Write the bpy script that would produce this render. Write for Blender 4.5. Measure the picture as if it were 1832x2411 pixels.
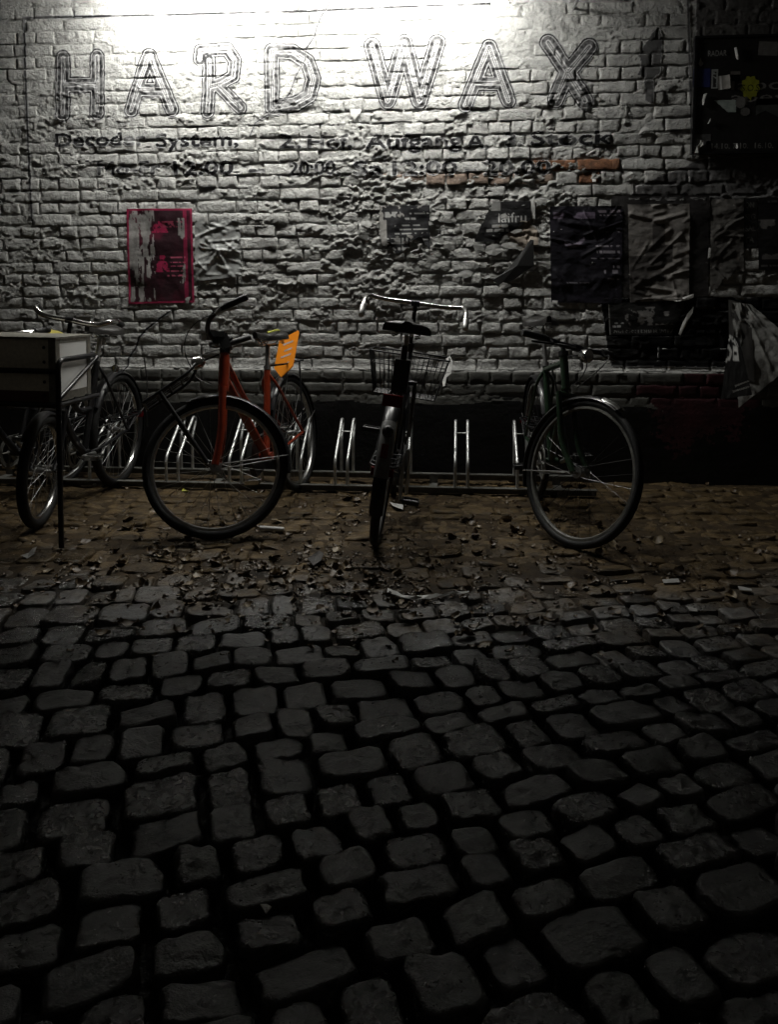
import bpy, math, random
import numpy as np
from mathutils import Vector, Matrix
from mathutils.bvhtree import BVHTree

for o in list(bpy.data.objects):
    bpy.data.objects.remove(o)
scene = bpy.context.scene
COL = scene.collection
R = math.radians
random.seed(7)
rng = np.random.default_rng(7)

# ------------------------------------------------------------------ camera
CAM = Vector((0.0, -5.09, 1.15)); YAW = R(5.0); PITCH = R(5.0)
FPX = 1890.0; PW = 1832.0; PH = 2411.0; SHIFT = -340.1
cam_d = bpy.data.cameras.new('camera'); cam = bpy.data.objects.new('camera', cam_d)
COL.objects.link(cam); scene.camera = cam
cam_d.sensor_fit = 'VERTICAL'; cam_d.sensor_height = 24.0
cam_d.lens = 24.0 * FPX / PH
cam_d.shift_y = SHIFT / PH
cam_d.clip_start = 0.05; cam_d.clip_end = 200
cam.location = CAM
cam.rotation_euler = (R(90) - PITCH, 0, YAW)

# ------------------------------------------------------------------ night sky
world = bpy.data.worlds.new('World'); scene.world = world; world.use_nodes = True
wn = world.node_tree.nodes; wl = world.node_tree.links
bg = wn['Background']
sky = wn.new('ShaderNodeTexSky'); sky.sky_type = 'NISHITA'; sky.sun_disc = False
sky.sun_elevation = R(-4.0); sky.sun_rotation = R(150)
wl.new(sky.outputs['Color'], bg.inputs['Color'])
bg.inputs['Strength'].default_value = 0.02
glow = wn.new('ShaderNodeBackground'); glow.inputs['Color'].default_value = (0.080, 0.072, 0.058, 1)   # even city glow on the night sky
glow.inputs['Strength'].default_value = 0.14
addw = wn.new('ShaderNodeAddShader'); wl.new(bg.outputs[0], addw.inputs[0]); wl.new(glow.outputs[0], addw.inputs[1]); wl.new(addw.outputs[0], wn['World Output'].inputs['Surface'])
scene.view_settings.view_transform = 'Standard'
scene.view_settings.look = 'None'
scene.view_settings.exposure = 0.0
scene.view_settings.gamma = 1.0
scene.render.engine = 'CYCLES'
scene.cycles.max_bounces = 5
scene.cycles.sample_clamp_indirect = 3.0
LAMP = 330.0

# ------------------------------------------------------------------ photo pixel -> place
F0 = Vector((-math.sin(YAW), math.cos(YAW), 0)); RT = Vector((math.cos(YAW), math.sin(YAW), 0)); ZV = Vector((0, 0, 1))
FW = math.cos(PITCH) * F0 - math.sin(PITCH) * ZV; UP = math.cos(PITCH) * ZV + math.sin(PITCH) * F0
def ray(u, v): return FW + RT * ((u - PW / 2) / FPX) + UP * ((PH / 2 + SHIFT - v) / FPX)
def W(u, v, y=0.0):
    d = ray(u, v); return CAM + d * ((y - CAM.y) / d.y)
def G(u, v, z=0.0):
    d = ray(u, v); return CAM + d * ((z - CAM.z) / d.z)
def proj(p):
    d = Vector(p) - CAM; w = d.dot(FW)
    return (PW / 2 + FPX * d.dot(RT) / w, PH / 2 - FPX * d.dot(UP) / w + SHIFT, w)

# ------------------------------------------------------------------ noise
def _h(ix, iy, s):
    n = (ix.astype(np.int64) * 374761393 + iy.astype(np.int64) * 668265263 + s * 974711) & 0x7fffffff
    n = ((n ^ (n >> 13)) * 1274126177) & 0x7fffffff
    n = n ^ (n >> 16)
    return (n & 0xffff) / 65535.0
def vnoise(x, y, s=0):
    x = np.asarray(x, float); y = np.asarray(y, float)
    ix = np.floor(x); iy = np.floor(y); fx = x - ix; fy = y - iy
    fx = fx * fx * (3 - 2 * fx); fy = fy * fy * (3 - 2 * fy)
    a = _h(ix, iy, s); b = _h(ix + 1, iy, s); c = _h(ix, iy + 1, s); d = _h(ix + 1, iy + 1, s)
    return (a + (b - a) * fx) * (1 - fy) + (c + (d - c) * fx) * fy
def fbm(x, y, s=0, o=4):
    t = 0; a = 0.5; n = 0
    for k in range(o):
        t = t + a * (vnoise(x * 2**k, y * 2**k, s + 17 * k) - 0.5); n += a; a *= 0.55
    return t / n * 2
def sstep(a, b, x):
    t = np.clip((np.asarray(x, float) - a) / (b - a), 0, 1); return t * t * (3 - 2 * t)

# ------------------------------------------------------------------ materials
MATS = {}
def mat(name, color, rough=0.6, metal=0.0, var=0.0, vscale=8.0, bump=0.0, bscale=60.0, col2=None, emit=None, spec=0.5, attr=None, coat=0.0, rvar=0.0):
    if name in MATS: return MATS[name]
    m = bpy.data.materials.new(name); m.use_nodes = True
    N = m.node_tree.nodes; L = m.node_tree.links; b = N['Principled BSDF']
    b.inputs['Base Color'].default_value = (*color, 1); b.inputs['Roughness'].default_value = rough
    b.inputs['Metallic'].default_value = metal; b.inputs['Specular IOR Level'].default_value = spec
    b.inputs['Coat Weight'].default_value = coat; b.inputs['Coat Roughness'].default_value = 0.12
    geo = N.new('ShaderNodeNewGeometry')
    src = None
    if attr:
        at = N.new('ShaderNodeAttribute'); at.attribute_name = attr; src = at.outputs['Color']
        L.new(src, b.inputs['Base Color'])
    if var > 0 or col2:
        n = N.new('ShaderNodeTexNoise'); n.inputs['Scale'].default_value = vscale; n.inputs['Detail'].default_value = 6; n.inputs['Roughness'].default_value = 0.65
        L.new(geo.outputs['Position'], n.inputs['Vector'])
        cr = N.new('ShaderNodeValToRGB'); cr.color_ramp.elements[0].position = 0.36; cr.color_ramp.elements[1].position = 0.64
        c2 = col2 if col2 else tuple(c * (1 - var) for c in color)
        cr.color_ramp.elements[0].color = (*c2, 1); cr.color_ramp.elements[1].color = (*color, 1)
        if attr:
            cr.color_ramp.elements[0].color = (1 - var,) * 3 + (1,); cr.color_ramp.elements[1].color = (1, 1, 1, 1)
            mx = N.new('ShaderNodeMix'); mx.data_type = 'RGBA'; mx.blend_type = 'MULTIPLY'; mx.inputs['Factor'].default_value = 1
            L.new(src, mx.inputs['A']); L.new(cr.outputs['Color'], mx.inputs['B']); L.new(mx.outputs['Result'], b.inputs['Base Color'])
        else:
            L.new(n.outputs['Fac'], cr.inputs['Fac']); L.new(cr.outputs['Color'], b.inputs['Base Color'])
        if attr: L.new(n.outputs['Fac'], cr.inputs['Fac'])
    nb = None
    if bump > 0 or rvar > 0:
        nb = N.new('ShaderNodeTexNoise'); nb.inputs['Scale'].default_value = bscale; nb.inputs['Detail'].default_value = 8; nb.inputs['Roughness'].default_value = 0.68
        L.new(geo.outputs['Position'], nb.inputs['Vector'])
    if rvar > 0:
        mr = N.new('ShaderNodeMapRange'); mr.inputs['From Min'].default_value = 0.3; mr.inputs['From Max'].default_value = 0.7
        mr.inputs['To Min'].default_value = max(0.05, rough - rvar); mr.inputs['To Max'].default_value = min(1, rough + rvar)
        L.new(nb.outputs['Fac'], mr.inputs['Value']); L.new(mr.outputs['Result'], b.inputs['Roughness'])
    if bump > 0:
        bp = N.new('ShaderNodeBump'); bp.inputs['Strength'].default_value = 1.0; bp.inputs['Distance'].default_value = bump
        L.new(nb.outputs['Fac'], bp.inputs['Height']); L.new(bp.outputs['Normal'], b.inputs['Normal'])
    if emit:
        b.inputs['Emission Color'].default_value = (*emit[0], 1); b.inputs['Emission Strength'].default_value = emit[1]
    MATS[name] = m; return m

M_PAINT = mat('weathered_white_wall_paint', (0.50, 0.50, 0.48), 0.62, var=0.45, vscale=9, bump=0.024, bscale=38)
M_MORTAR = mat('painted_lumpy_mortar', (0.47, 0.47, 0.45), 0.68, var=0.45, vscale=11, bump=0.024, bscale=45)
M_PLINTH = mat('grey_plinth_paint', (0.11, 0.11, 0.10), 0.55, var=0.5, vscale=7, spec=0.3, bump=0.004, bscale=45)
M_BLACKP = mat('black_plinth_paint', (0.010, 0.010, 0.010), 0.42, spec=0.25, var=0.4, vscale=6, bump=0.004, bscale=35)
M_REDP = mat('dark_red_sprayed_paint', (0.045, 0.008, 0.012), 0.5, var=0.6, vscale=5, bump=0.004, bscale=45)
M_BARE = mat('bare_orange_brick', (0.27, 0.115, 0.05), 0.8, var=0.7, vscale=28, bump=0.008, bscale=70)
M_BARE2 = mat('worn_brown_brick', (0.27, 0.20, 0.155), 0.8, var=0.45, vscale=20, bump=0.008, bscale=70)
M_INK = mat('faded_black_sign_paint', (0.1, 0.1, 0.1), 0.6, attr='Col', var=0.25, vscale=35, bump=0.004, bscale=60, spec=0.08)
M_PRINT = mat('printed_poster_paper', (0.5, 0.5, 0.5), 0.42, attr='Col', var=0.3, vscale=30, bump=0.002, bscale=60)
def ground_mat(name, dry, wet, rough, bump, bscale, spec):
    """cobble / earth: brown trodden dirt by the wall, bare dark wet stone further out (ragged border)"""
    m = mat(name, wet, rough, var=0.55, vscale=6, bump=bump, bscale=bscale, rvar=0.13, spec=spec)
    N = m.node_tree.nodes; L = m.node_tree.links; b = N['Principled BSDF']
    wetc = b.inputs['Base Color'].links[0].from_socket
    g = N.new('ShaderNodeNewGeometry'); sx = N.new('ShaderNodeSeparateXYZ'); L.new(g.outputs['Position'], sx.inputs[0])
    n = N.new('ShaderNodeTexNoise'); n.inputs['Scale'].default_value = 3.5; n.inputs['Detail'].default_value = 7; n.inputs['Roughness'].default_value = .7; L.new(g.outputs['Position'], n.inputs['Vector'])
    ma = N.new('ShaderNodeMath'); ma.operation = 'MULTIPLY_ADD'; L.new(n.outputs['Fac'], ma.inputs[0]); ma.inputs[1].default_value = 2.6; L.new(sx.outputs['Y'], ma.inputs[2])
    mr = N.new('ShaderNodeMapRange'); L.new(ma.outputs[0], mr.inputs['Value']); mr.inputs['From Min'].default_value = -1.25; mr.inputs['From Max'].default_value = -0.35
    n2 = N.new('ShaderNodeTexNoise'); n2.inputs['Scale'].default_value = 17; n2.inputs['Detail'].default_value = 6; L.new(g.outputs['Position'], n2.inputs['Vector'])
    cr = N.new('ShaderNodeValToRGB'); cr.color_ramp.elements[0].position = .38; cr.color_ramp.elements[1].position = .66
    cr.color_ramp.elements[0].color = tuple(c * .45 for c in dry) + (1,); cr.color_ramp.elements[1].color = dry + (1,); L.new(n2.outputs['Fac'], cr.inputs['Fac'])
    mx = N.new('ShaderNodeMix'); mx.data_type = 'RGBA'; L.new(mr.outputs['Result'], mx.inputs['Factor']); L.new(wetc, mx.inputs['A']); L.new(cr.outputs['Color'], mx.inputs['B']); L.new(mx.outputs['Result'], b.inputs['Base Color'])
    sm = N.new('ShaderNodeMapRange'); sm.inputs['To Min'].default_value = spec; sm.inputs['To Max'].default_value = .22; L.new(mr.outputs['Result'], sm.inputs['Value']); L.new(sm.outputs['Result'], b.inputs['Specular IOR Level'])
    if name.startswith('wet'):
        oi = N.new('ShaderNodeObjectInfo'); big = N.new('ShaderNodeTexNoise'); big.inputs['Scale'].default_value = 5.5; big.inputs['Detail'].default_value = 1; L.new(g.outputs['Position'], big.inputs['Vector'])
        mp = N.new('ShaderNodeMapRange'); mp.inputs['From Min'].default_value = .36; mp.inputs['From Max'].default_value = .64; L.new(big.outputs['Fac'], mp.inputs['Value'])
        av = N.new('ShaderNodeMath'); av.operation = 'ADD'; L.new(oi.outputs['Random'], av.inputs[0]); L.new(mp.outputs['Result'], av.inputs[1])
        # tone
        tm = N.new('ShaderNodeMapRange'); tm.inputs['From Max'].default_value = 2.0; tm.inputs['To Min'].default_value = .45; tm.inputs['To Max'].default_value = 1.9; L.new(av.outputs[0], tm.inputs['Value'])
        ml = N.new('ShaderNodeVectorMath'); ml.operation = 'SCALE'; L.new(mx.outputs['Result'], ml.inputs[0]); L.new(tm.outputs['Result'], ml.inputs['Scale']); L.new(ml.outputs[0], b.inputs['Base Color'])
        # wetness: roughness noise plus a per-stone shift
        rs = b.inputs['Roughness'].links[0].from_socket
        rm = N.new('ShaderNodeMapRange'); rm.inputs['To Min'].default_value = -.10; rm.inputs['To Max'].default_value = .22; L.new(oi.outputs['Random'], rm.inputs['Value'])
        ra = N.new('ShaderNodeMath'); ra.operation = 'ADD'; ra.use_clamp = True; L.new(rs, ra.inputs[0]); L.new(rm.outputs['Result'], ra.inputs[1]); L.new(ra.outputs[0], b.inputs['Roughness'])
        # second, coarser relief: pits and chips
        bp0 = b.inputs['Normal'].links[0].from_node; vo = N.new('ShaderNodeTexNoise'); vo.inputs['Scale'].default_value = 24; vo.inputs['Detail'].default_value = 3; L.new(g.outputs['Position'], vo.inputs['Vector'])
        vr = N.new('ShaderNodeMapRange'); vr.inputs['From Min'].default_value = .28; vr.inputs['From Max'].default_value = .46; L.new(vo.outputs['Fac'], vr.inputs['Value'])
        b2 = N.new('ShaderNodeBump'); b2.inputs['Strength'].default_value = 1; b2.inputs['Distance'].default_value = .004; L.new(vr.outputs['Result'], b2.inputs['Height']); L.new(bp0.outputs['Normal'], b2.inputs['Normal']); L.new(b2.outputs['Normal'], b.inputs['Normal'])
        fn = N.new('ShaderNodeTexNoise'); fn.inputs['Scale'].default_value = 170; fn.inputs['Detail'].default_value = 4; fn.inputs['Roughness'].default_value = .7; L.new(g.outputs['Position'], fn.inputs['Vector'])
        b3 = N.new('ShaderNodeBump'); b3.inputs['Strength'].default_value = 1; b3.inputs['Distance'].default_value = .0022; L.new(fn.outputs['Fac'], b3.inputs['Height']); L.new(b2.outputs['Normal'], b3.inputs['Normal']); L.new(b3.outputs['Normal'], b.inputs['Normal'])
    return m
M_STONE = ground_mat('wet_basalt_cobble', (0.078, 0.054, 0.026), (0.036, 0.037, 0.037), 0.25, 0.0055, 60, 1.0)
M_EARTH = ground_mat('damp_earth_between_cobbles', (0.058, 0.038, 0.017), (0.010, 0.009, 0.008), 0.75, 0.012, 60, 0.25)
M_LEAF = mat('dead_brown_leaf', (0.11, 0.072, 0.034), 0.42, var=0.65, vscale=30, bump=0.002, bscale=120)
M_LEAF2 = mat('pale_tan_leaf', (0.23, 0.175, 0.10), 0.42, var=0.6, vscale=30, bump=0.002, bscale=120)
M_LEAFY = mat('yellow_green_leaf', (0.50, 0.52, 0.08), 0.5, var=0.3, vscale=40)
M_PAPER = mat('white_paper', (0.62, 0.62, 0.60), 0.55, var=0.25, vscale=25, bump=0.003, bscale=60)
M_PAPERG = mat('grey_weathered_paper', (0.30, 0.30, 0.285), 0.6, var=0.5, vscale=14, bump=0.006, bscale=45)
M_RUBBER = mat('black_tyre_rubber', (0.010, 0.010, 0.010), 0.6, spec=0.3, var=0.4, vscale=25, bump=0.002, bscale=160)
M_BLACK = mat('black_bicycle_enamel', (0.009, 0.009, 0.010), 0.34, coat=0.15, var=0.3, vscale=30, spec=0.35)
M_PLASTIC = mat('black_plastic', (0.016, 0.016, 0.016), 0.42, bump=0.001, bscale=200)
M_CHROME = mat('worn_chrome', (0.72, 0.72, 0.70), 0.2, 1.0, var=0.35, vscale=45)
M_ALU = mat('dull_aluminium', (0.50, 0.50, 0.49), 0.38, 1.0, var=0.3, vscale=40)
M_GALV = mat('galvanised_steel', (0.62, 0.63, 0.62), 0.42, 0.85, var=0.35, vscale=30, bump=0.001, bscale=90)
M_GALVD = mat('dirty_galvanised_steel', (0.22, 0.22, 0.20), 0.55, 0.6, var=0.5, vscale=18, bump=0.002, bscale=90)
M_ORANGE = mat('orange_enamel', (0.28, 0.032, 0.008), 0.30, coat=0.4, var=0.25, vscale=25)
M_ORPLATE = mat('orange_plastic_plate', (0.95, 0.30, 0.015), 0.4)
M_GREEN = mat('dark_green_enamel', (0.010, 0.028, 0.012), 0.32, coat=0.4, var=0.3, vscale=25)
M_LEATHER = mat('worn_black_saddle', (0.025, 0.024, 0.022), 0.36, var=0.4, vscale=30, bump=0.002, bscale=120)
M_YELLOW = mat('faded_yellow_saddle', (0.42, 0.36, 0.07), 0.45, var=0.35, vscale=30)
M_RED = mat('red_reflector', (0.13, 0.006, 0.008), 0.2)
M_WHITE = mat('white_panel', (0.78, 0.78, 0.75), 0.45, var=0.08, vscale=8)
M_GREYP = mat('grey_brown_box_panel', (0.84, 0.79, 0.67), 0.6, var=0.2, vscale=60)
M_EDGE = mat('worn_aluminium_edge', (0.28, 0.27, 0.23), 0.5, 0.5, var=0.4, vscale=30)
M_LENS = mat('clear_lamp_lens', (0.6, 0.6, 0.6), 0.1, 0.6)
M_HOOD = mat('grey_lamp_housing', (0.16, 0.16, 0.16), 0.5)
M_TUBE = mat('lit_fluorescent_tube', (1, 1, 1), 0.4, emit=((1.0, 0.985, 0.93), LAMP))
M_GRILLE = mat('rusty_iron_grate', (0.05, 0.045, 0.04), 0.45, 0.5, var=0.5, vscale=40)
M_MUDW = mat('pale_grey_mudguard_paint', (0.15, 0.15, 0.145), 0.35, var=0.3, vscale=30)

# ------------------------------------------------------------------ mesh helpers
def new_obj(name, verts, faces, material, parent=None, smooth=True, cols=None):
    me = bpy.data.meshes.new(name)
    me.from_pydata([tuple(v) for v in verts], [], [tuple(f) for f in faces])
    if smooth: me.shade_smooth()
    me.materials.append(material)
    if cols is not None:
        a = me.color_attributes.new('Col', 'FLOAT_COLOR', 'POINT')
        c = np.ones((len(verts), 4), np.float32); c[:, :3] = cols
        a.data.foreach_set('color', c.ravel())
    o = bpy.data.objects.new(name, me); COL.objects.link(o)
    if parent: o.parent = parent
    return o
def np_obj(name, V, Q, material, parent=None, smooth=True, cols=None):
    me = bpy.data.meshes.new(name); V = np.asarray(V, np.float32); Q = np.asarray(Q, np.int32)
    me.vertices.add(len(V)); me.vertices.foreach_set('co', V.ravel())
    me.loops.add(Q.size); me.loops.foreach_set('vertex_index', Q.ravel())
    me.polygons.add(len(Q)); me.polygons.foreach_set('loop_start', np.arange(len(Q), dtype=np.int32) * Q.shape[1])
    me.update(calc_edges=True); me.validate()
    if smooth: me.shade_smooth()
    me.materials.append(material)
    if cols is not None:
        a = me.color_attributes.new('Col', 'FLOAT_COLOR', 'POINT')
        c = np.ones((len(V), 4), np.float32); c[:, :3] = cols
        a.data.foreach_set('color', c.ravel())
    o = bpy.data.objects.new(name, me); COL.objects.link(o)
    if parent: o.parent = parent
    return o
def empty(name, loc=(0, 0, 0), rot=(0, 0, 0)):
    o = bpy.data.objects.new(name, None); COL.objects.link(o); o.location = loc; o.rotation_euler = rot
    o.empty_display_size = 0.1; return o
def tag(o, label=None, cat=None, group=None, kind=None):
    if label: o['label'] = label
    if cat: o['category'] = cat
    if group: o['group'] = group
    if kind: o['kind'] = kind
    return o

class MB:
    def __init__(s): s.v = []; s.f = []; s.flat = False
    def add(s, V, F):
        n = len(s.v); s.v += [Vector(p) for p in V]; s.f += [tuple(i + n for i in f) for f in F]; return s
    def tube(s, pts, r, n=8, closed=False, cap=True):
        P = [Vector(p) for p in pts]; m = len(P)
        rr = r if isinstance(r, (list, tuple)) else [r] * m
        V = []; up = None
        for i in range(m):
            if closed: t = P[(i + 1) % m] - P[i - 1]
            else: t = P[min(i + 1, m - 1)] - P[max(i - 1, 0)]
            t.normalize()
            if up is None:
                up = Vector((0, 0, 1)) if abs(t.z) < 0.9 else Vector((1, 0, 0))
            a = up - t * up.dot(t)
            if a.length < 1e-4: a = t.orthogonal()
            a.normalize(); up = a; b = t.cross(a)
            for k in range(n):
                w = 2 * math.pi * k / n
                V.append(P[i] + (a * math.cos(w) + b * math.sin(w)) * rr[i])
        F = []
        for i in range(m if closed else m - 1):
            j = (i + 1) % m
            for k in range(n):
                l = (k + 1) % n; F.append((i * n + k, i * n + l, j * n + l, j * n + k))
        if cap and not closed:
            F.append(tuple(range(n - 1, -1, -1))); F.append(tuple((m - 1) * n + k for k in range(n)))
        return s.add(V, F)
    def box(s, c, d, rot=None, bev=0.0):
        c = Vector(c); h = Vector(d) / 2
        V = []
        for sx in (-1, 1):
            for sy in (-1, 1):
                for sz in (-1, 1):
                    p = Vector((sx * h.x, sy * h.y, sz * h.z))
                    V.append(c + (rot @ p if rot else p))
        F = [(0, 1, 3, 2), (4, 6, 7, 5), (0, 4, 5, 1), (2, 3, 7, 6), (0, 2, 6, 4), (1, 5, 7, 3)]
        return s.add(V, F)
    def revolve(s, prof, c, n=40, a0=0.0, a1=2 * math.pi, closed_prof=True):
        # axis = y ; prof = (radius, y)
        full = abs(a1 - a0 - 2 * math.pi) < 1e-6; m = len(prof); steps = n if full else n + 1
        V = []
        for i in range(steps):
            a = a0 + (a1 - a0) * i / n
            for (r, y) in prof: V.append(Vector(c) + Vector((math.cos(a) * r, y, math.sin(a) * r)))
        F = []
        for i in range(n):
            j = (i + 1) % steps
            for k in range(m if closed_prof else m - 1):
                l = (k + 1) % m; F.append((i * m + k, j * m + k, j * m + l, i * m + l))
        return s.add(V, F)
    def build(s, name, material, parent=None, M=None, smooth=True):
        V = [M @ p for p in s.v] if M else s.v
        o = new_obj(name, V, s.f, material, parent, False)
        if smooth:
            o.data.shade_smooth()
            try: o.data.set_sharp_from_angle(angle=R(50))
            except Exception: pass
        return o

def bend(pts, r=0.03, n=5):
    P = [Vector(p) for p in pts]; out = [P[0]]
    for i in range(1, len(P) - 1):
        a = P[i - 1] - P[i]; b = P[i + 1] - P[i]
        q = min(r, a.length * 0.48, b.length * 0.48); a.normalize(); b.normalize()
        A = P[i] + a * q; B = P[i] + b * q
        for k in range(n + 1):
            t = k / n; out.append((1 - t)**2 * A + 2 * t * (1 - t) * P[i] + t * t * B)
    out.append(P[-1]); return out

# ================================================================== BRICK WALL
X0, X1, ZT = -4.3, 3.1, 3.47
CH = 0.077; JT = 0.011
def rough_amp(x, z):
    c = np.exp(-((x + 0.2) / 1.5)**2) * sstep(0.85, 1.2, z) * (1 - sstep(2.15, 2.4, z))
    t = (1 - sstep(2.25, 2.7, z)) * sstep(0.5, 0.9, z)
    return 0.55 + 0.42 * t + 0.6 * c
def plinth(z): return 0.034 * (1 - sstep(0.684, 0.704, z))
def crust(x, z):        # skim of plaster, paste and paint: plateaus with ragged edges
    n = fbm(x * 8, z * 17, 5, 5) + 0.5 * fbm(x * 1.7, z * 2.4, 41, 3) + 0.16 * (rough_amp(x, z) - 1.1)
    e = 0.22 * fbm(x * 38, z * 55, 6, 3)
    return sstep(0.10, 0.19, n + e * .5) * 0.55 + sstep(0.30, 0.36, n + e * .6) * 0.45
def p_mortar(x, z):
    A = rough_amp(x, z)
    low = sstep(0.42, 0.62, z)
    n1 = fbm(x * 8, z * 22, 1, 4); n2 = fbm(x * 40, z * 60, 2, 3); n3 = fbm(x * 2.1, z * 2.1, 3, 2)
    base = (-0.0075 + 0.0080 * n1 * A + 0.0055 * n2 * A + 0.004 * n3) * (0.22 + 0.78 * low) - 0.001 + 0.007 * (1 - low) + 0.0055 * sstep(2.05, 2.5, z) * sstep(-.35, .25, n3 + .6 * n1)
    cr = crust(x, z) * (0.0085 + 0.007 * n2 + 0.003 * n1) * A * low
    return base + cr + plinth(z) - 0.001
wall = empty('brick_wall', (0, 0, 0))
tag(wall, 'whitewashed rough brick wall with painted shop lettering behind the bikes', 'wall')

BV = []; BF = []       # for conforming things to the relief
gx = np.linspace(X0, X1, int((X1 - X0) / 0.007)); gz = np.linspace(-0.06, ZT, int((ZT + 0.06) / 0.007))
GX, GZ = np.meshgrid(gx, gz); PM = p_mortar(GX, GZ)
V = np.stack([GX.ravel(), -PM.ravel(), GZ.ravel()], 1)
nx = len(gx); ii, jj = np.meshgrid(np.arange(nx - 1), np.arange(len(gz) - 1))
a = (jj * nx + ii).ravel(); Q = np.stack([a, a + 1, a + nx + 1, a + nx], 1)
mort = np_obj('mortar', V, Q, M_MORTAR, wall)
for m_ in (M_PLINTH, M_BLACKP, M_REDP): mort.data.materials.append(m_)
zc = V[Q].mean(1)
mi = np.where(zc[:, 2] < 0.47 + 0.05 * fbm(zc[:, 0] * 3, zc[:, 2] * 3, 90), 2, np.where(zc[:, 2] < 0.684, 1, 0))
redm = (zc[:, 2] < 0.668) & (((zc[:, 0] - 1.45) / 0.30)**2 + ((zc[:, 2] - 0.45) / 0.24)**2 < 1 + 1.9 * fbm(zc[:, 0] * 5, zc[:, 2] * 7, 91, 4) + .5 * fbm(zc[:, 0] * 60, zc[:, 2] * 60, 92, 2))
mi = np.where(redm, 3, mi)
mort.data.polygons.foreach_set('material_index', mi.astype(np.int32))
MV, MQ = V, Q

def brick_mesh(x, z, L, H, k):
    e = 0.006; nc = 9 if L > 0.18 else 5
    us = np.concatenate([[0, e], np.linspace(0, L, nc + 2)[1:-1], [L - e, L]])
    ws = np.array([0, e, H * 0.36, H * 0.66, H - e, H])
    U, Wz = np.meshgrid(us, ws)
    px = x + U; pz = z + Wz
    A = rough_amp(px, pz); low = 0.15 + 0.85 * sstep(0.42, 0.72, pz)
    ed = (U <= 1e-6) | (U >= L - 1e-6) | (Wz <= 1e-6) | (Wz >= H - 1e-6)
    r1, r2, r3, r4 = random.uniform(-1, 1), random.uniform(-1, 1), random.uniform(-1, 1), random.random()
    p = (0.0045 * r1 + (U / L - .5) * 0.006 * r2 + (Wz / H - .5) * 0.005 * r3) * A * low
    p = p + (0.0042 * fbm(px * 13, pz * 17, 11, 3) + 0.0042 * fbm(px * 45, pz * 45, 12, 2)) * A * low
    if r4 < 0.10 and z > 0.7: p = p - 0.010 * A * sstep(-0.1, 0.3, fbm(px * 9, pz * 9, 200 + k, 2))     # spalled face
    p = p - np.where(ed, 0.0008 + 0.0065 * vnoise(px * 30, pz * 30, 14)**1.5, 0)
    px = px + np.where(ed, 0.0075 * fbm(px * 24, pz * 24, 15, 3), 0); pz = pz + np.where(ed, 0.0075 * fbm(px * 24, pz * 24, 16, 3), 0)
    p = p + plinth(pz)
    h, w = U.shape
    V = [(px[j, i], -p[j, i], pz[j, i]) for j in range(h) for i in range(w)]
    F = [(j * w + i, j * w + i + 1, (j + 1) * w + i + 1, (j + 1) * w + i) for j in range(h - 1) for i in range(w - 1)]
    per = [i for i in range(w)] + [j * w + w - 1 for j in range(1, h)] + [(h - 1) * w + i for i in range(w - 2, -1, -1)] + [j * w for j in range(h - 2, 0, -1)]
    n0 = len(V)
    for q in per: V.append((V[q][0], 0.03 + 0.0, V[q][2]))
    m = len(per)
    for q in range(m):
        t = (q + 1) % m; F.append((per[t], per[q], n0 + q, n0 + t))
    return V, F

bricks = []
k = 0; z = 0.0; ci = 0
while z < ZT - CH:
    H = CH - JT + random.uniform(-.002, .002)
    head = ci % 2 == 0
    x = X0 + (0 if head else -0.065) + random.uniform(-.01, .01) + (0.066 if ci % 4 == 3 else 0)
    while x < X1 - 0.28:
        L = 0.120 if head else 0.251
        if random.random() < 0.10: L = 0.120 if not head else 0.251
        L += random.uniform(-.006, .006)
        bricks.append((x, z + random.uniform(-.002, .002), L, H, k)); k += 1
        x += L + JT + random.uniform(-.002, .003)
    z += CH; ci += 1
def bmat(x, z, L, H):
    cx = x + L / 2; cz = z + H / 2
    u, v, w = proj((cx, 0, cz))
    if 1265 < u < 1415 and 365 < v < 418: return M_BARE
    if 850 < u < 1300 and 416 < v < 442: return M_BARE2
    if cz < 0.668:
        if ((cx - 1.45) / 0.30)**2 + ((cz - 0.45) / 0.24)**2 < 1.0 + 0.3 * (random.random() - .5): return M_REDP
        return M_BLACKP if cz < 0.47 + 0.05 * float(fbm(np.array(cx * 3), np.array(cz * 3), 90)) else M_PLINTH
    return M_PAINT
vis = []
for b in bricks:
    u, v, w = proj((b[0] + b[2] / 2, 0, b[1] + b[3] / 2))
    s = b[2] * b[3] / w**2 if (-20 < u < PW + 20 and -10 < v < 1125) else 0
    if b[1] < 0.45: s *= 0.3
    vis.append(s)
order = sorted(range(len(bricks)), key=lambda i: -vis[i]); single = set(order[:300])
rest = {}
for i, b in enumerate(bricks):
    V, F = brick_mesh(*b); m_ = bmat(*b[:4])
    n0 = len(BV); BV += V; BF += [tuple(q + n0 for q in f) for f in F]
    if i in single: new_obj('brick', V, F, m_, wall)
    else:
        r_ = rest.setdefault(m_.name, ([], [], m_)); n0 = len(r_[0]); r_[0].extend(V); r_[1].extend([tuple(q + n0 for q in f) for f in F])
allV = []; allF = []; midx = []; ml = []
for nme, (V, F, m_) in rest.items():
    n0 = len(allV); allV += V; allF += [tuple(q + n0 for q in f) for f in F]; midx += [len(ml)] * len(F); ml.append(m_)
bf = new_obj('bricks', allV, allF, ml[0], wall)
for m_ in ml[1:]: bf.data.materials.append(m_)
bf.data.polygons.foreach_set('material_index', np.array(midx, np.int32)); bf['kind'] = 'stuff'

n0 = len(BV)
bvh = BVHTree.FromPolygons([Vector(p) for p in BV] + [Vector(p) for p in MV.tolist()], list(BF) + [tuple(q) for q in (MQ + n0).tolist()])
def surf(x, z):
    h = bvh.ray_cast(Vector((x, -0.5, z)), Vector((0, 1, 0)))
    return h[0].y if h[0] is not None else 0.0

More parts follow.
